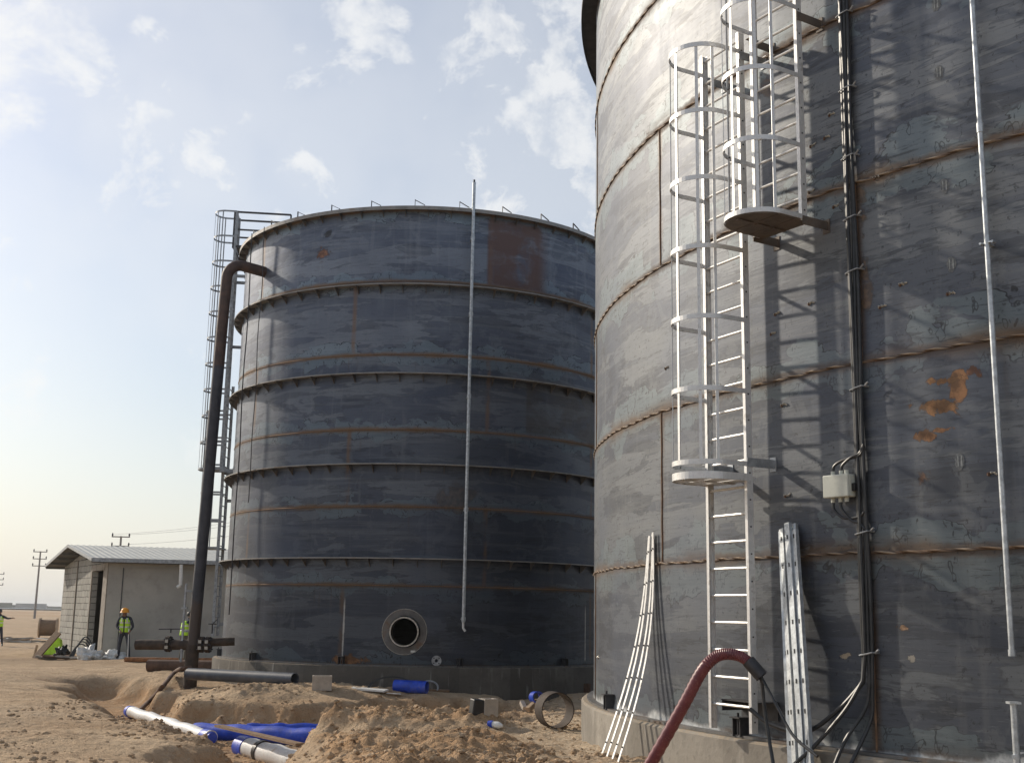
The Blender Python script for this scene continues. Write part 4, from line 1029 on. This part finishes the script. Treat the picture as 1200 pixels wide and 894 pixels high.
# ================================================================== HOUSE
hc = Vector((-15.65, 47.5, 0)); fd = Vector((cos(R_(12)), sin(R_(12)), 0)); ed = Vector((-sin(R_(30)), cos(R_(30)), 0)); HL = 9.4; HW = 14.0
house = empty('block_house', (hc.x, hc.y, GZ), 'small grey block building with a metal sheet roof and a tall dark doorway', 'building')
def hp_(u, v, z): return fd*u+ed*v+Vector((0, 0, z-GZ))
zw = 1.83; zr = 2.42
dv0, dv1, dz = .75, 2.9, 1.50      # doorway along the end wall
mE = MB()
def quad(m, *ps): o = len(m.v); m.v += [tuple(q) for q in ps]; m.face(*range(o, o+len(ps)))
base = GZ-.3
for th, sgn in ((0, 1), (.2, -1)):
    quad(mE, hp_(th, 0, base), hp_(th, dv0, base), hp_(th, dv0, zw), hp_(th, 0, zw))
    quad(mE, hp_(th, dv1, base), hp_(th, HL, base), hp_(th, HL, zw), hp_(th, dv1, zw))
    quad(mE, hp_(th, dv0, dz), hp_(th, dv1, dz), hp_(th, dv1, zw), hp_(th, dv0, zw))
    quad(mE, hp_(th, 0, zw), hp_(th, HL, zw), hp_(th, HL/2, zr))
for v_ in (dv0, dv1): quad(mE, hp_(0, v_, base), hp_(.2, v_, base), hp_(.2, v_, dz), hp_(0, v_, dz))
quad(mE, hp_(0, dv0, dz), hp_(.2, dv0, dz), hp_(.2, dv1, dz), hp_(0, dv1, dz))
mE.build('end_wall', block_mat((ed.x, ed.y)), house, loc=(0, 0, 0))
m = MB(); quad(m, hp_(.001, 0, base), hp_(HW, 0, base), hp_(HW, 0, zw), hp_(.001, 0, zw)); quad(m, hp_(HW, 0, base), hp_(HW, HL, base), hp_(HW, HL, zw), hp_(HW, 0, zw)); quad(m, hp_(.001, HL, base), hp_(HW, HL, base), hp_(HW, HL, zw), hp_(.001, HL, zw))
quad(m, hp_(HW, 0, zw), hp_(HW, HL, zw), hp_(HW, HL/2, zr))
m.build('front_wall', M['plaster'], house, loc=(0, 0, 0))
# concrete frame pieces proud of the walls
m = MB(); m.bar(hp_(-.02, .36, base), hp_(-.02, .36, zw), .05, .72, up=ed); m.bar(hp_(-.02, dv0-.25, dz+.12), hp_(-.02, dv1+.2, dz+.12), .07, .24)
m.bar(hp_(-.02, dv1+.1, base), hp_(-.02, dv1+.1, dz), .06, .16, up=ed); m.build('door_frame', M['concrete'], house, loc=(0, 0, 0))
m = MB(); m.bar(hp_(-.03, 6.2, base), hp_(-.03, 6.2, zw+.2), .04, .10, up=ed); m.build('pilaster', M['concrete'], house, loc=(0, 0, 0))
m = MB(); m.bar(hp_(.55, -.012, base), hp_(.55, -.012, zw-.25), .03, .03); m.build('movement_joint', M['dark_steel'], house, loc=(0, 0, 0))
m = MB(); m.bar(hp_(.55, -.012, zw-.27), hp_(HW, -.012, zw-.27), .03, .03); m.bar(hp_(.55, -.012, GZ+.35), hp_(HW, -.012, GZ+.35), .02, .02); m.build('wall_line', M['plaster'], house, loc=(0, 0, 0))
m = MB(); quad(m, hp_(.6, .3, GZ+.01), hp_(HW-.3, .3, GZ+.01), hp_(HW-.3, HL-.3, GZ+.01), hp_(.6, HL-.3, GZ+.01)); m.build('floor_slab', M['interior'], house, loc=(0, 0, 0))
# roof: ribbed sheet, slopes to both eaves
m = MB(); ov = .55
n_ = 240; u0, u1 = -.75, HW+.4
for side in (0, 1):
    o_ = len(m.v)
    va, vb = ((-ov, HL/2) if side == 0 else (HL+ov, HL/2))
    za = zw-.02; 
    for k in range(n_+1):
        u_ = u0+(u1-u0)*k/n_; rib = .022 if (k % 4) in (1, 2) else 0
        m.v.append(tuple(hp_(u_, va, za+.06+rib))); m.v.append(tuple(hp_(u_, vb, zr+.20+rib)))
    for k in range(n_): m.face(o_+2*k, o_+2*k+2, o_+2*k+3, o_+2*k+1)
rf = m.build('roof', M['roof_sheet'], house, loc=(0, 0, 0))
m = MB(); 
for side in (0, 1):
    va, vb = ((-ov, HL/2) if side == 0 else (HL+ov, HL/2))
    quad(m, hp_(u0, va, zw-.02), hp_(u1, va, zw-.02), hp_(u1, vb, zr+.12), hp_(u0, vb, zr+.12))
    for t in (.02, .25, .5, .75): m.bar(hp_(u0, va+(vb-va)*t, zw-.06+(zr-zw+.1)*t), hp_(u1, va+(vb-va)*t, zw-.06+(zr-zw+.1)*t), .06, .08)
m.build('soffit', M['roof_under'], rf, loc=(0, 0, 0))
m = MB(); m.bar(hp_(u0, -ov-.02, zw+.02), hp_(u1, -ov-.02, zw+.02), .03, .15); m.bar(hp_(u0-.02, -ov, zw+.03), hp_(u0-.02, HL/2, zr+.17), .03, .12); m.bar(hp_(u0-.02, HL+ov, zw+.03), hp_(u0-.02, HL/2, zr+.17), .03, .12)
m.build('fascia', M['zinc'], rf, loc=(0, 0, 0))
m = MB(); q = hp_(2.6, -ov+.05, 0); m.tube([q+Vector((0, 0, 1.75)), q+Vector((.02, 0, .95))], .07, 10); m.tube([q+Vector((.02, 0, .95)), q+Vector((-.10, -.02, .86))], .07, 10)
m.build('downpipe', M['white'], house, smooth=True, loc=(0, 0, 0))

# ================================================================== PEOPLE
def person(loc, rz, J, label, vest=True, helmet=None, cap=None, trousers='cloth_dark', shirt='cloth_dark', hair=None, scale=1.0):
    """J: joint dict in metres, facing -Y. One continuous skinned body with clothing as children."""
    root = empty('person', loc, label, 'person', rz=rz); root.scale = (scale,)*3
    names = {}; V = []; Rd = []; E = []
    def v(n, co, r): names[n] = len(V); V.append(Vector(co)); Rd.append(r); return names[n]
    def e(a, b): E.append((names[a], names[b]))
    v('pelvis', J['pelvis'], .135); v('spine', J['spine'], .125); v('chest', J['chest'], .145); v('neck', J['neck'], .055); v('jaw', J['jaw'], .075); v('head', J['head'], .098); v('crown', J['crown'], .07)
    for a, b in zip(('pelvis', 'spine', 'chest', 'neck', 'jaw', 'head'), ('spine', 'chest', 'neck', 'jaw', 'head', 'crown')): e(a, b)
    fw = (Vector(J['jaw'])-Vector(J['neck'])); face = Vector(J.get('face', (0, -1, -.3))).normalized()
    v('nose', (Vector(J['head'])+Vector(J['jaw']))/2+face*.105, .014); e('head', 'nose')
    for s_ in ('l', 'r'):
        v('sh'+s_, J['sh'+s_], .072); v('el'+s_, J['el'+s_], .047); v('wr'+s_, J['wr'+s_], .032); e('chest', 'sh'+s_); e('sh'+s_, 'el'+s_); e('el'+s_, 'wr'+s_)
        w = Vector(J['wr'+s_]); d = (w-Vector(J['el'+s_])).normalized(); side = d.cross(Vector((0, 0, 1)))
        side = side.normalized() if side.length > .1 else Vector((1, 0, 0)); up = side.cross(d)
        v('pa'+s_, w+d*.07, .036); e('wr'+s_, 'pa'+s_)
        for k, (o_, L_) in enumerate(((-.030, .062), (-.010, .072), (.010, .068), (.030, .052))):
            v('fa%d%s' % (k, s_), w+d*(.075+L_*.5)+side*o_-up*.008, .011); v('fb%d%s' % (k, s_), w+d*(.08+L_*.85)+side*o_*.9-up*.035, .009); e('pa'+s_, 'fa%d%s' % (k, s_)); e('fa%d%s' % (k, s_), 'fb%d%s' % (k, s_))
        sg = 1 if s_ == 'l' else -1
        v('ta'+s_, w+d*.05+side*.045*sg-up*.02, .012); v('tb'+s_, w+d*.085+side*.055*sg-up*.035, .010); e('pa'+s_, 'ta'+s_); e('ta'+s_, 'tb'+s_)
        v('hi'+s_, J['hi'+s_], .100); v('kn'+s_, J['kn'+s_], .066); v('an'+s_, J['an'+s_], .044); v('to'+s_, J['to'+s_], .042)
        e('pelvis', 'hi'+s_); e('hi'+s_, 'kn'+s_); e('kn'+s_, 'an'+s_); e('an'+s_, 'to'+s_)
    def skin(nm, idxs, grow, mats, assign, smooth_levels=1):
        mp = {i: k for k, i in enumerate(idxs)}
        me = bpy.data.meshes.new(nm); me.from_pydata([V[i] for i in idxs], [(mp[a], mp[b]) for a, b in E if a in mp and b in mp], [])
        ob = bpy.data.objects.new(nm+'_tmp', me); COL.objects.link(ob)
        md = ob.modifiers.new('s', 'SKIN'); md.use_smooth_shade = True
        for k, i in enumerate(idxs):
            ob.data.skin_vertices[0].data[k].radius = (Rd[i]*grow[0]+grow[1],)*2; ob.data.skin_vertices[0].data[k].use_root = (i == idxs[0])
        sb = ob.modifiers.new('u', 'SUBSURF'); sb.levels = sb.render_levels = smooth_levels
        dg = bpy.context.evaluated_depsgraph_get(); nm_me = bpy.data.meshes.new_from_object(ob.evaluated_get(dg)); bpy.data.objects.remove(ob)
        nm_me.name = nm; nm_me.materials.clear()
        for q in mats: nm_me.materials.append(q)
        if assign:
            for p_ in nm_me.polygons: p_.material_index = assign(p_.center)
        nm_me.polygons.foreach_set('use_smooth', [True]*len(nm_me.polygons))
        o_ = bpy.data.objects.new(nm, nm_me); COL.objects.link(o_); o_.parent = root; return o_
    nk = Vector(J['neck']); pv = Vector(J['pelvis']); wl, wr = Vector(J['wrl']), Vector(J['wrr'])
    def asg(c):
        if (c-wl).length < .2 and (c-wl).dot(wl-Vector(J['ell'])) > -.01: return 0
        if (c-wr).length < .2 and (c-wr).dot(wr-Vector(J['elr'])) > -.01: return 0
        if (c-nk).dot(Vector(J['head'])-nk) > .01 and (c-Vector(J['head'])).length < .24: return 0
        foot = min((c-Vector(J['to'+q])).length for q in 'lr')
        if foot < .17 and c.z < .14: return 3
        return 2 if c.z < pv.z+.03 else 1
    body = skin('body', list(range(len(V))), (1, 0), [M['skin'], M[shirt], M[trousers], M['black']], asg, 1)
    if vest:
        # open waistcoat shell: torso loft a little larger than the body, with shoulder straps and bands
        ps = [pv+Vector((0, 0, -.02)), Vector(J['spine']), Vector(J['chest']), (Vector(J['shl'])+Vector(J['shr']))/2+Vector((0, 0, .03))]
        ax = (Vector(J['shl'])-Vector(J['shr'])).normalized(); m = MB(); n_ = 24
        rad = [(.19, .165), (.185, .155), (.205, .175), (.16, .12)]
        path_ = smooth_path(ps, 4); K_ = len(path_)
        for k, q in enumerate(path_):
            t = k/(K_-1)*3; i = min(int(t), 2); f_ = t-i; rx = rad[i][0]*(1-f_)+rad[i+1][0]*f_; ry = rad[i][1]*(1-f_)+rad[i+1][1]*f_
            ay = Vector((0, 0, 1)).cross(ax)
            for j in range(n_):
                a_ = 2*pi*(j+.5)/n_; m.v.append(tuple(q+ax*rx*cos(a_)+ay*ry*sin(a_)))
        for k in range(K_-1):
            for j in range(n_):
                a_ = 2*pi*(j+1)/n_
                front = abs(((a_-1.5*pi+pi) % (2*pi))-pi) < .30*k/(K_-1)+.03
                arm = k > K_*.66 and (abs(cos(a_)) > .75)
                if front or arm: continue
                m.cur = 1 if (k in (3, 6) or (k > 5 and abs(((a_-1.5*pi+pi) % (2*pi))-pi) < .62 and abs(((a_-1.5*pi+pi) % (2*pi))-pi) > .45)) else 0
                m.face(k*n_+j, k*n_+(j+1) % n_, (k+1)*n_+(j+1) % n_, (k+1)*n_+j)
        vo = m.build('vest', [M['hivis'], M['reflective']], root, smooth=True, loc=(0, 0, 0))
        sd = vo.modifiers.new('t', 'SOLIDIFY'); sd.thickness = .012
    hd_ = Vector(J['head']); cr = Vector(J['crown']); up = (cr-Vector(J['jaw'])).normalized()
    xv = Vector((1, 0, 0)); yv = up.cross(xv).normalized(); xv = yv.cross(up); rot = Matrix((xv, yv, up)).transposed()
    if helmet:
        m = MB(); prof = [(.165, -.005), (.150, .0), (.142, .03), (.13, .075), (.10, .12), (.055, .145), (.004, .152)]
        m.lathe(prof, n=28); m.v = [tuple(hd_+up*.03+rot @ Vector((q[0], q[1]*1.18-(.02 if q[2] < .02 else 0), q[2]))) for q in m.v]
        hm = m.build('hard_hat', M[helmet], root, smooth=True, loc=(0, 0, 0))
        m = MB(); m.bar(hd_+up*.03+rot @ Vector((0, .16, .07)), hd_+up*.03+rot @ Vector((0, -.15, .08)), .03, .17*.95); m.v = [tuple(q) for q in m.v]
        sd = hm.modifiers.new('t', 'SOLIDIFY'); sd.thickness = .006
    if hair:
        m = MB(); m.lathe([(.112, -.03), (.118, .01), (.113, .05), (.09, .095), (.05, .12), (.004, .128)], n=20); m.v = [tuple(hd_+rot @ Vector((q[0]*.95, q[1]+.012, q[2]))) for q in m.v]
        m.build('hair', M[hair], root, smooth=True, loc=(0, 0, 0))
    for s_ in (-1, 1):
        m = MB(); q = hd_+face*.093+Vector((s_*.034, 0, .0)); m.tube([q-face*.01, q+face*.004], [.012, .008], 8); m.build('eye', M['black'], root, smooth=True, loc=(0, 0, 0))
    return root
J1 = dict(pelvis=(0, 0, .95), spine=(0, -.02, 1.14), chest=(0, -.06, 1.33), neck=(0, -.13, 1.49), jaw=(0, -.20, 1.53), head=(0, -.22, 1.61), crown=(0, -.21, 1.69), face=(0, -.85, -.5),
          shl=(.19, -.08, 1.41), shr=(-.19, -.08, 1.41), ell=(.30, -.06, 1.13), elr=(-.28, -.08, 1.13), wrl=(.24, -.26, .98), wrr=(-.10, -.30, .98),
          hil=(.10, 0, .90), hir=(-.10, 0, .90), knl=(.17, -.05, .50), knr=(-.14, -.04, .50), anl=(.22, .02, .08), anr=(-.16, .02, .08), tol=(.26, -.15, .035), tor=(-.18, -.15, .035))
def gl(px, py): return hit(px, py)
w1 = gl(148.5, 771); w1p = Vector((w1.x+.06, w1.y-.7, 0)); w1p.z = gz(w1p.x, w1p.y)
person(w1p, .1, J1, 'worker in an orange hard hat and yellow vest looking down, holding a pole', helmet='helmet', scale=1.06)
m = MB(); m.tube([w1p+Vector((.30, -.34, -.05)), w1p+Vector((.24, -.30, 1.12))], .017, 8); tag(m.build('pole', M['white'], smooth=True), 'thin white pole held by the worker in the orange hard hat', 'pole')
J2 = dict(J1); J2.update(jaw=(0, -.19, 1.56), head=(0, -.19, 1.65), crown=(0, -.17, 1.73), face=(0, -.95, -.25), wrl=(.16, -.38, 1.12), wrr=(-.14, -.36, 1.12), ell=(.28, -.12, 1.15), elr=(-.28, -.12, 1.15))
w2 = gl(211, 776); person(w2+Vector((.0, .3, 0)), 2.3, J2, 'worker in dark clothes and a lime vest bending over behind the rusty valves', trousers='cloth_khaki', hair='black')
J3 = dict(J1); J3.update(jaw=(0, -.10, 1.55), head=(0, -.10, 1.65), crown=(0, -.08, 1.74), face=(0, -1, -.05), neck=(0, -.06, 1.5), wrl=(.62, -.25, 1.35), ell=(.40, -.15, 1.32))
w3 = gl(2.5, 757); person(w3+Vector((-.25, 0, 0)), .2, J3, 'worker in a lime vest at the left frame edge with one arm stretched out', hair='black')

# ================================================================== DEBRIS LEFT
def drum_reel(loc, rz):
    r = empty('cable_drum', loc, 'wooden cable drum lying on the far sand beside the block house', 'cable drum', rz=rz)
    R0 = .62
    for sx in (-1, 1):
        m = MB(); m.pipe((sx*.55, 0, R0), (sx*.47, 0, R0), R0, .06, 32); m.build('flange', M['wood_pale'], r, smooth=True, loc=(0, 0, 0))
    m = MB(); m.tube([(-.47, 0, R0), (.47, 0, R0)], .50, 28); m.build('core', M['wood'], r, smooth=True, loc=(0, 0, 0))
q = gl(55.5, 747); drum_reel((q.x, q.y, q.z), .25)
def heap(px, py, n_, w_, d_, mats, name, label, hgt=.12):
    q = gl(px, py); m = MB()
    for k in range(n_):
        m.cur = random.randrange(len(mats))
        a = random.uniform(-.6, .6); L_ = random.uniform(.5, 1.6)
        cpt = q+Vector((random.uniform(-w_, w_), random.uniform(-d_, d_), random.uniform(.02, hgt)))
        m.box(cpt, (L_, random.uniform(.08, .25), random.uniform(.02, .08)), Euler((random.uniform(-.1, .1), random.uniform(-.12, .12), a)).to_matrix())
    return tag(m.build(name, mats), label, 'rubble', kind=None)
heap(30, 752, 26, 1.5, 1.2, [M['scrap'], M['wood_pale'], M['concrete'], M['white']], 'rubble_heap', 'low heap of pale boards and rubble left of the leaning brown plank', .22)
q = gl(46, 770); m = MB(); m.bar(q+Vector((-.05, -.3, -.05)), q+Vector((.62, .1, .95)), .36, .06, up=(-.5, -.8, .3)); tag(m.build('leaning_board', M['wood'], bevel=.01), 'brown board leaning up left of the lime sheet by the house', 'board')
q = gl(40, 769); m = MB(); m.bar(q, q+Vector((.08, 0, .45)), .07, .07); tag(m.build('stake', M['wood_pale']), 'short pale stake standing left of the leaning brown board', 'stake')
q = gl(59, 767); m = MB()
for k, (dx, dz_) in enumerate(((-.42, 0), (.42, 0), (.30, .62), (.02, .80), (-.08, .62))): m.v.append((q.x+dx, q.y+.1, q.z+dz_))
for k, (dx, dz_) in enumerate(((-.42, 0), (.42, 0), (.30, .62), (.02, .80), (-.08, .62))): m.v.append((q.x+dx*.9, q.y+.45, q.z+dz_*.92))
m.face(0, 1, 2, 3, 4); m.face(9, 8, 7, 6, 5)
for k in range(5): m.face(k, (k+1) % 5, 5+(k+1) % 5, 5+k)
tag(m.build('lime_sheet', M['hivis'], bevel=.03), 'lime green sheet bundle standing between the brown board and the house', 'sheet')
def sack(px, py, w_, h_, d_, mat, name, label):
    q = gl(px, py); bm = bmesh.new(); bmesh.ops.create_icosphere(bm, subdivisions=4, radius=1)
    for v in bm.verts:
        n_ = fbm(np.array([v.co.x*1.5+px]), np.array([v.co.y*1.5+v.co.z*2]), 1.6, 4, 3, .7)[0]; v.co *= 1+.75*n_; v.co.x *= w_; v.co.y *= d_; v.co.z = max(-.15, v.co.z)*h_
    me_ = bpy.data.meshes.new(name); bm.to_mesh(me_); bm.free(); me_.materials.append(mat); me_.polygons.foreach_set('use_smooth', [True]*len(me_.polygons))
    o = bpy.data.objects.new(name, me_); COL.objects.link(o); o.location = q; return tag(o, label, name.replace('_', ' '))
sack(72, 768, .28, .30, .3, M['black'], 'trash_bag', 'black rubbish bag at the house corner beside the lime sheet')
sack(104, 772, .42, .42, .3, M['white_wrap'], 'white_sack', 'white sack slumped below the dark doorway of the house')
sack(134, 772, .5, .28, .3, M['white_wrap'], 'plastic_bag', 'crumpled pale plastic bag left of the worker in the orange hat')
q = gl(97, 771); m = MB()
for k in range(4): m.tube([q+Vector((-.4+.8*t+.05*k, -.35, .05+(.55+.1*k)*math.sin(pi*t*.9)*(1-.2*t))) for t in np.linspace(0, 1, 16)], .025, 6)
tag(m.build('cable_coil', M['rubber'], smooth=True), 'black cable loops hanging over the white sack', 'cable')
heap(82, 772, 10, .9, .35, [M['scrap'], M['concrete'], M['rust']], 'rubble_heap', 'scattered dark rubble at the foot of the block wall', .08)

# ================================================================== UTILITY POLES, WIRES, FAR HORIZON
def utility_pole(base, h, label, rz=0.0):
    r = empty('utility_pole', base, label, 'utility pole', 'overhead line poles', rz=rz)
    m = MB(); m.tube([(0, 0, -.2), (0, 0, h)], [.20, .12], 10); m.build('post', M['pole_conc'], r, smooth=True, loc=(0, 0, 0))
    for k, (zz, w_) in enumerate(((h-.1, 2.2), (h-1.25, 2.2), (h-2.4, 2.2))):
        m = MB(); m.box((0, -.14, zz), (w_, .14, .14)); c_ = m.build('cross_arm', M['pole_conc'], r, loc=(0, 0, 0))
        for sx in (-1, 1):
            m = MB(); m.tube([(sx*w_*.46, -.14, zz+.07), (sx*w_*.46, -.14, zz+.25), (sx*w_*.46, -.14, zz+.45)], [.07, .11, .06], 8); m.build('insulator', M['dark_steel'], c_, smooth=True, loc=(0, 0, 0))
    return r
q = onz(40.5, 722, -1.85); q = atY(40.5, 722, 200)
utility_pole((q.x, 200, gz(q.x, 200)), 10.9, 'complete utility pole standing on the far plain left of the block house', .15)
q = atY(142, 628, 150); hgt = q.z
utility_pole((q.x, 150, gz(q.x, 150)), hgt-gz(q.x, 150), 'utility pole of which only the top shows above the house roof', .1)
q2 = atY(-1, 672, 260)
utility_pole((q2.x, 260, gz(q2.x, 260)), q2.z-gz(q2.x, 260), 'utility pole cut off by the left frame edge', .1)
pT = Vector((q.x, 150, hgt))
for k, (dx, dz_) in enumerate(((-.9, .2), (.9, .2), (.9, -1.0))):
    A_ = pT+Vector((dx, 0, dz_)); B_ = Vector((12+dx*3, 118, 19+dz_))
    m = MB(); m.tube([A_.lerp(B_, t)-Vector((0, 0, 2.2*4*t*(1-t))) for t in np.linspace(0, 1, 24)], .022, 5)
    tag(m.build('power_line', M['zinc']), 'thin overhead wire running right from the pole behind the house', 'wire', 'overhead wires behind the tanks')
# far low buildings and scrub on the horizon: one mass
def far_mass():
    m = MB(); rs = random.Random(5)
    for k in range(520):
        x = rs.uniform(-1500, 700); y = rs.uniform(1150, 1900); h = rs.uniform(1.5, 4.5) if rs.random() < .85 else rs.uniform(4.5, 7); w_ = rs.uniform(6, 45)
        m.cur = rs.randrange(3); zb_ = gz(x, y)-1; m.box((x, y, zb_+h/2), (w_, rs.uniform(8, 25), h+.5), Matrix.Rotation(rs.uniform(-.4, .4), 3, 'Z'))
    return m
# air
hm_ = bpy.data.materials.new('haze'); hm_.use_nodes = True; hn = hm_.node_tree; hn.nodes.remove(hn.nodes['Principled BSDF'])
pv_ = hn.nodes.new('ShaderNodeVolumePrincipled'); pv_.inputs['Color'].default_value = (.93, .95, .97, 1); pv_.inputs['Density'].default_value = .00026; pv_.inputs['Anisotropy'].default_value = .2
hn.links.new(pv_.outputs[0], hn.nodes['Material Output'].inputs['Volume'])
m = MB(); m.box((0, 800, 4.5), (9000, 9000, 31)); hz_o = m.build('haze', hm_); tag(hz_o, kind='stuff')
fm = far_mass().build('far_settlement', [simple('far_scrub', (.09, .10, .07), .9, 0, .3, .1), simple('far_wall', (.38, .36, .32), .9, 0, .2, .05), simple('far_grey', (.24, .25, .26), .9, 0, .2, .05)])
tag(fm, kind='stuff')
# pale far water strip
m = MB(); m.box((-600, 900, GZ+.9), (1600, 220, .05)); fw_ = m.build('water', simple('far_water', (.30, .36, .42), .25, 0, .1, .01)); tag(fw_, kind='structure')

# ================================================================== SKY, SUN, HAZE
SUN_AZ = 36.5; SUN_EL = 28.0        # left of the view axis by 90-37 deg
sdir = Vector((-cos(R_(SUN_AZ))*cos(R_(SUN_EL)), sin(R_(SUN_AZ))*cos(R_(SUN_EL)), sin(R_(SUN_EL))))
sun = bpy.data.lights.new('sun', 'SUN'); sun.energy = 2.65; sun.angle = R_(1.2); sun.color = (1.0, .89, .74)
so = bpy.data.objects.new('sun', sun); COL.objects.link(so); so.rotation_euler = (-sdir).to_track_quat('-Z', 'Y').to_euler()
world = bpy.data.worlds.new('World'); scene.world = world; world.use_nodes = True
nt = world.node_tree; g = G(nt); bg = nt.nodes['Background']
sky = g.n('ShaderNodeTexSky'); sky.sky_type = 'NISHITA'; sky.sun_disc = False
sky.sun_elevation = R_(SUN_EL); sky.sun_rotation = math.atan2(sdir.x, sdir.y)
sky.air_density = 1.0; sky.dust_density = 1.6; sky.ozone_density = 1.6; sky.altitude = 50
dirv = g.n('ShaderNodeTexCoord').outputs['Generated']
dx, dy, dz_ = g.xyz(dirv)
den = g.add(g.m('MAXIMUM', dz_, 0.0), .12)
pl = g.vec(g.m('DIVIDE', dx, den), g.m('DIVIDE', dy, den), 0.0)
n1 = g.noise(g.scale(dirv, 1.0, 1.0, 1.25), 14.0, 10, .63, .3); n2 = g.noise(dirv, 4.0, 4, .55)
# regions of the sky that carry cloud: direction, half-width, weight
reg = None
for (px, py, w_, k_) in ((20, 30, .085, .33), (85, 90, .06, .30), (130, 140, .05, .28), (195, 140, .05, .29), (238, 185, .05, .27), (265, 215, .03, .22), (288, 137, .018, .27), (380, 195, .05, .26), (420, 20, .11, .25), (540, 40, .17, .29), (620, 100, .12, .31), (560, 170, .09, .26), (690, 170, .09, .29), (500, 235, .05, .14), (90, 318, .06, .10), (800, 0, .3, .22), (200, -250, .5, .2)):
    d = ray(px, py).normalized()
    dp = g.n('ShaderNodeVectorMath', operation='DISTANCE'); nt.links.new(dirv, dp.inputs[0]); dp.inputs[1].default_value = d
    f = g.mul(g.sub(1.0, g.step(dp.outputs['Value'], .0, w_*2.0)), k_)
    reg = f if reg is None else g.m('MAXIMUM', reg, f)
back = g.mul(g.step(dy, .35, -.1), .16)      # scattered cloud over the rest of the sky
reg = g.m('MAXIMUM', reg, back)
n3_ = g.noise(dirv, 34.0, 6, .6)
cov = g.mul(g.step(g.add(n1, g.sub(reg, .185)), .465, .69), g.add(.52, g.mul(g.step(n3_, .3, .62), .46)))
cov = g.mul(cov, g.step(dz_, .03, .16))
soft = g.mul(g.step(g.add(n2, g.mul(reg, 1.0)), .48, .85), .5)
cov = g.m('MAXIMUM', cov, g.mul(soft, g.step(dz_, .08, .3)))
SKYK = 1.0
skyc = g.n('ShaderNodeMix', data_type='RGBA', blend_type='MULTIPLY'); skyc.inputs[0].default_value = 1; nt.links.new(sky.outputs[0], skyc.inputs[6]); skyc.inputs[7].default_value = (1, 1, 1, 1)
# pale dust haze thickening towards the horizon
hz_ = g.m('POWER', 2.718, g.mul(g.m('MAXIMUM', dz_, 0.0), -6.5))
sk2 = g.mix(g.mul(hz_, .88), skyc.outputs[2], (6.7, 6.75, 6.55))
sk2 = g.mix(.05, sk2, (6.0, 6.3, 6.9))
cl = g.mix(g.mul(cov, .80), sk2, (8.2, 8.2, 8.1))
g.put(bg.inputs['Color'], cl); bg.inputs['Strength'].default_value = .097

scene.view_settings.view_transform = 'Standard'; scene.view_settings.look = 'None'; scene.view_settings.gamma = 1; scene.view_settings.exposure = 0.30
scene.view_settings.use_curve_mapping = False
scene.render.engine = 'CYCLES'; scene.render.resolution_x = 1024; scene.render.resolution_y = 762
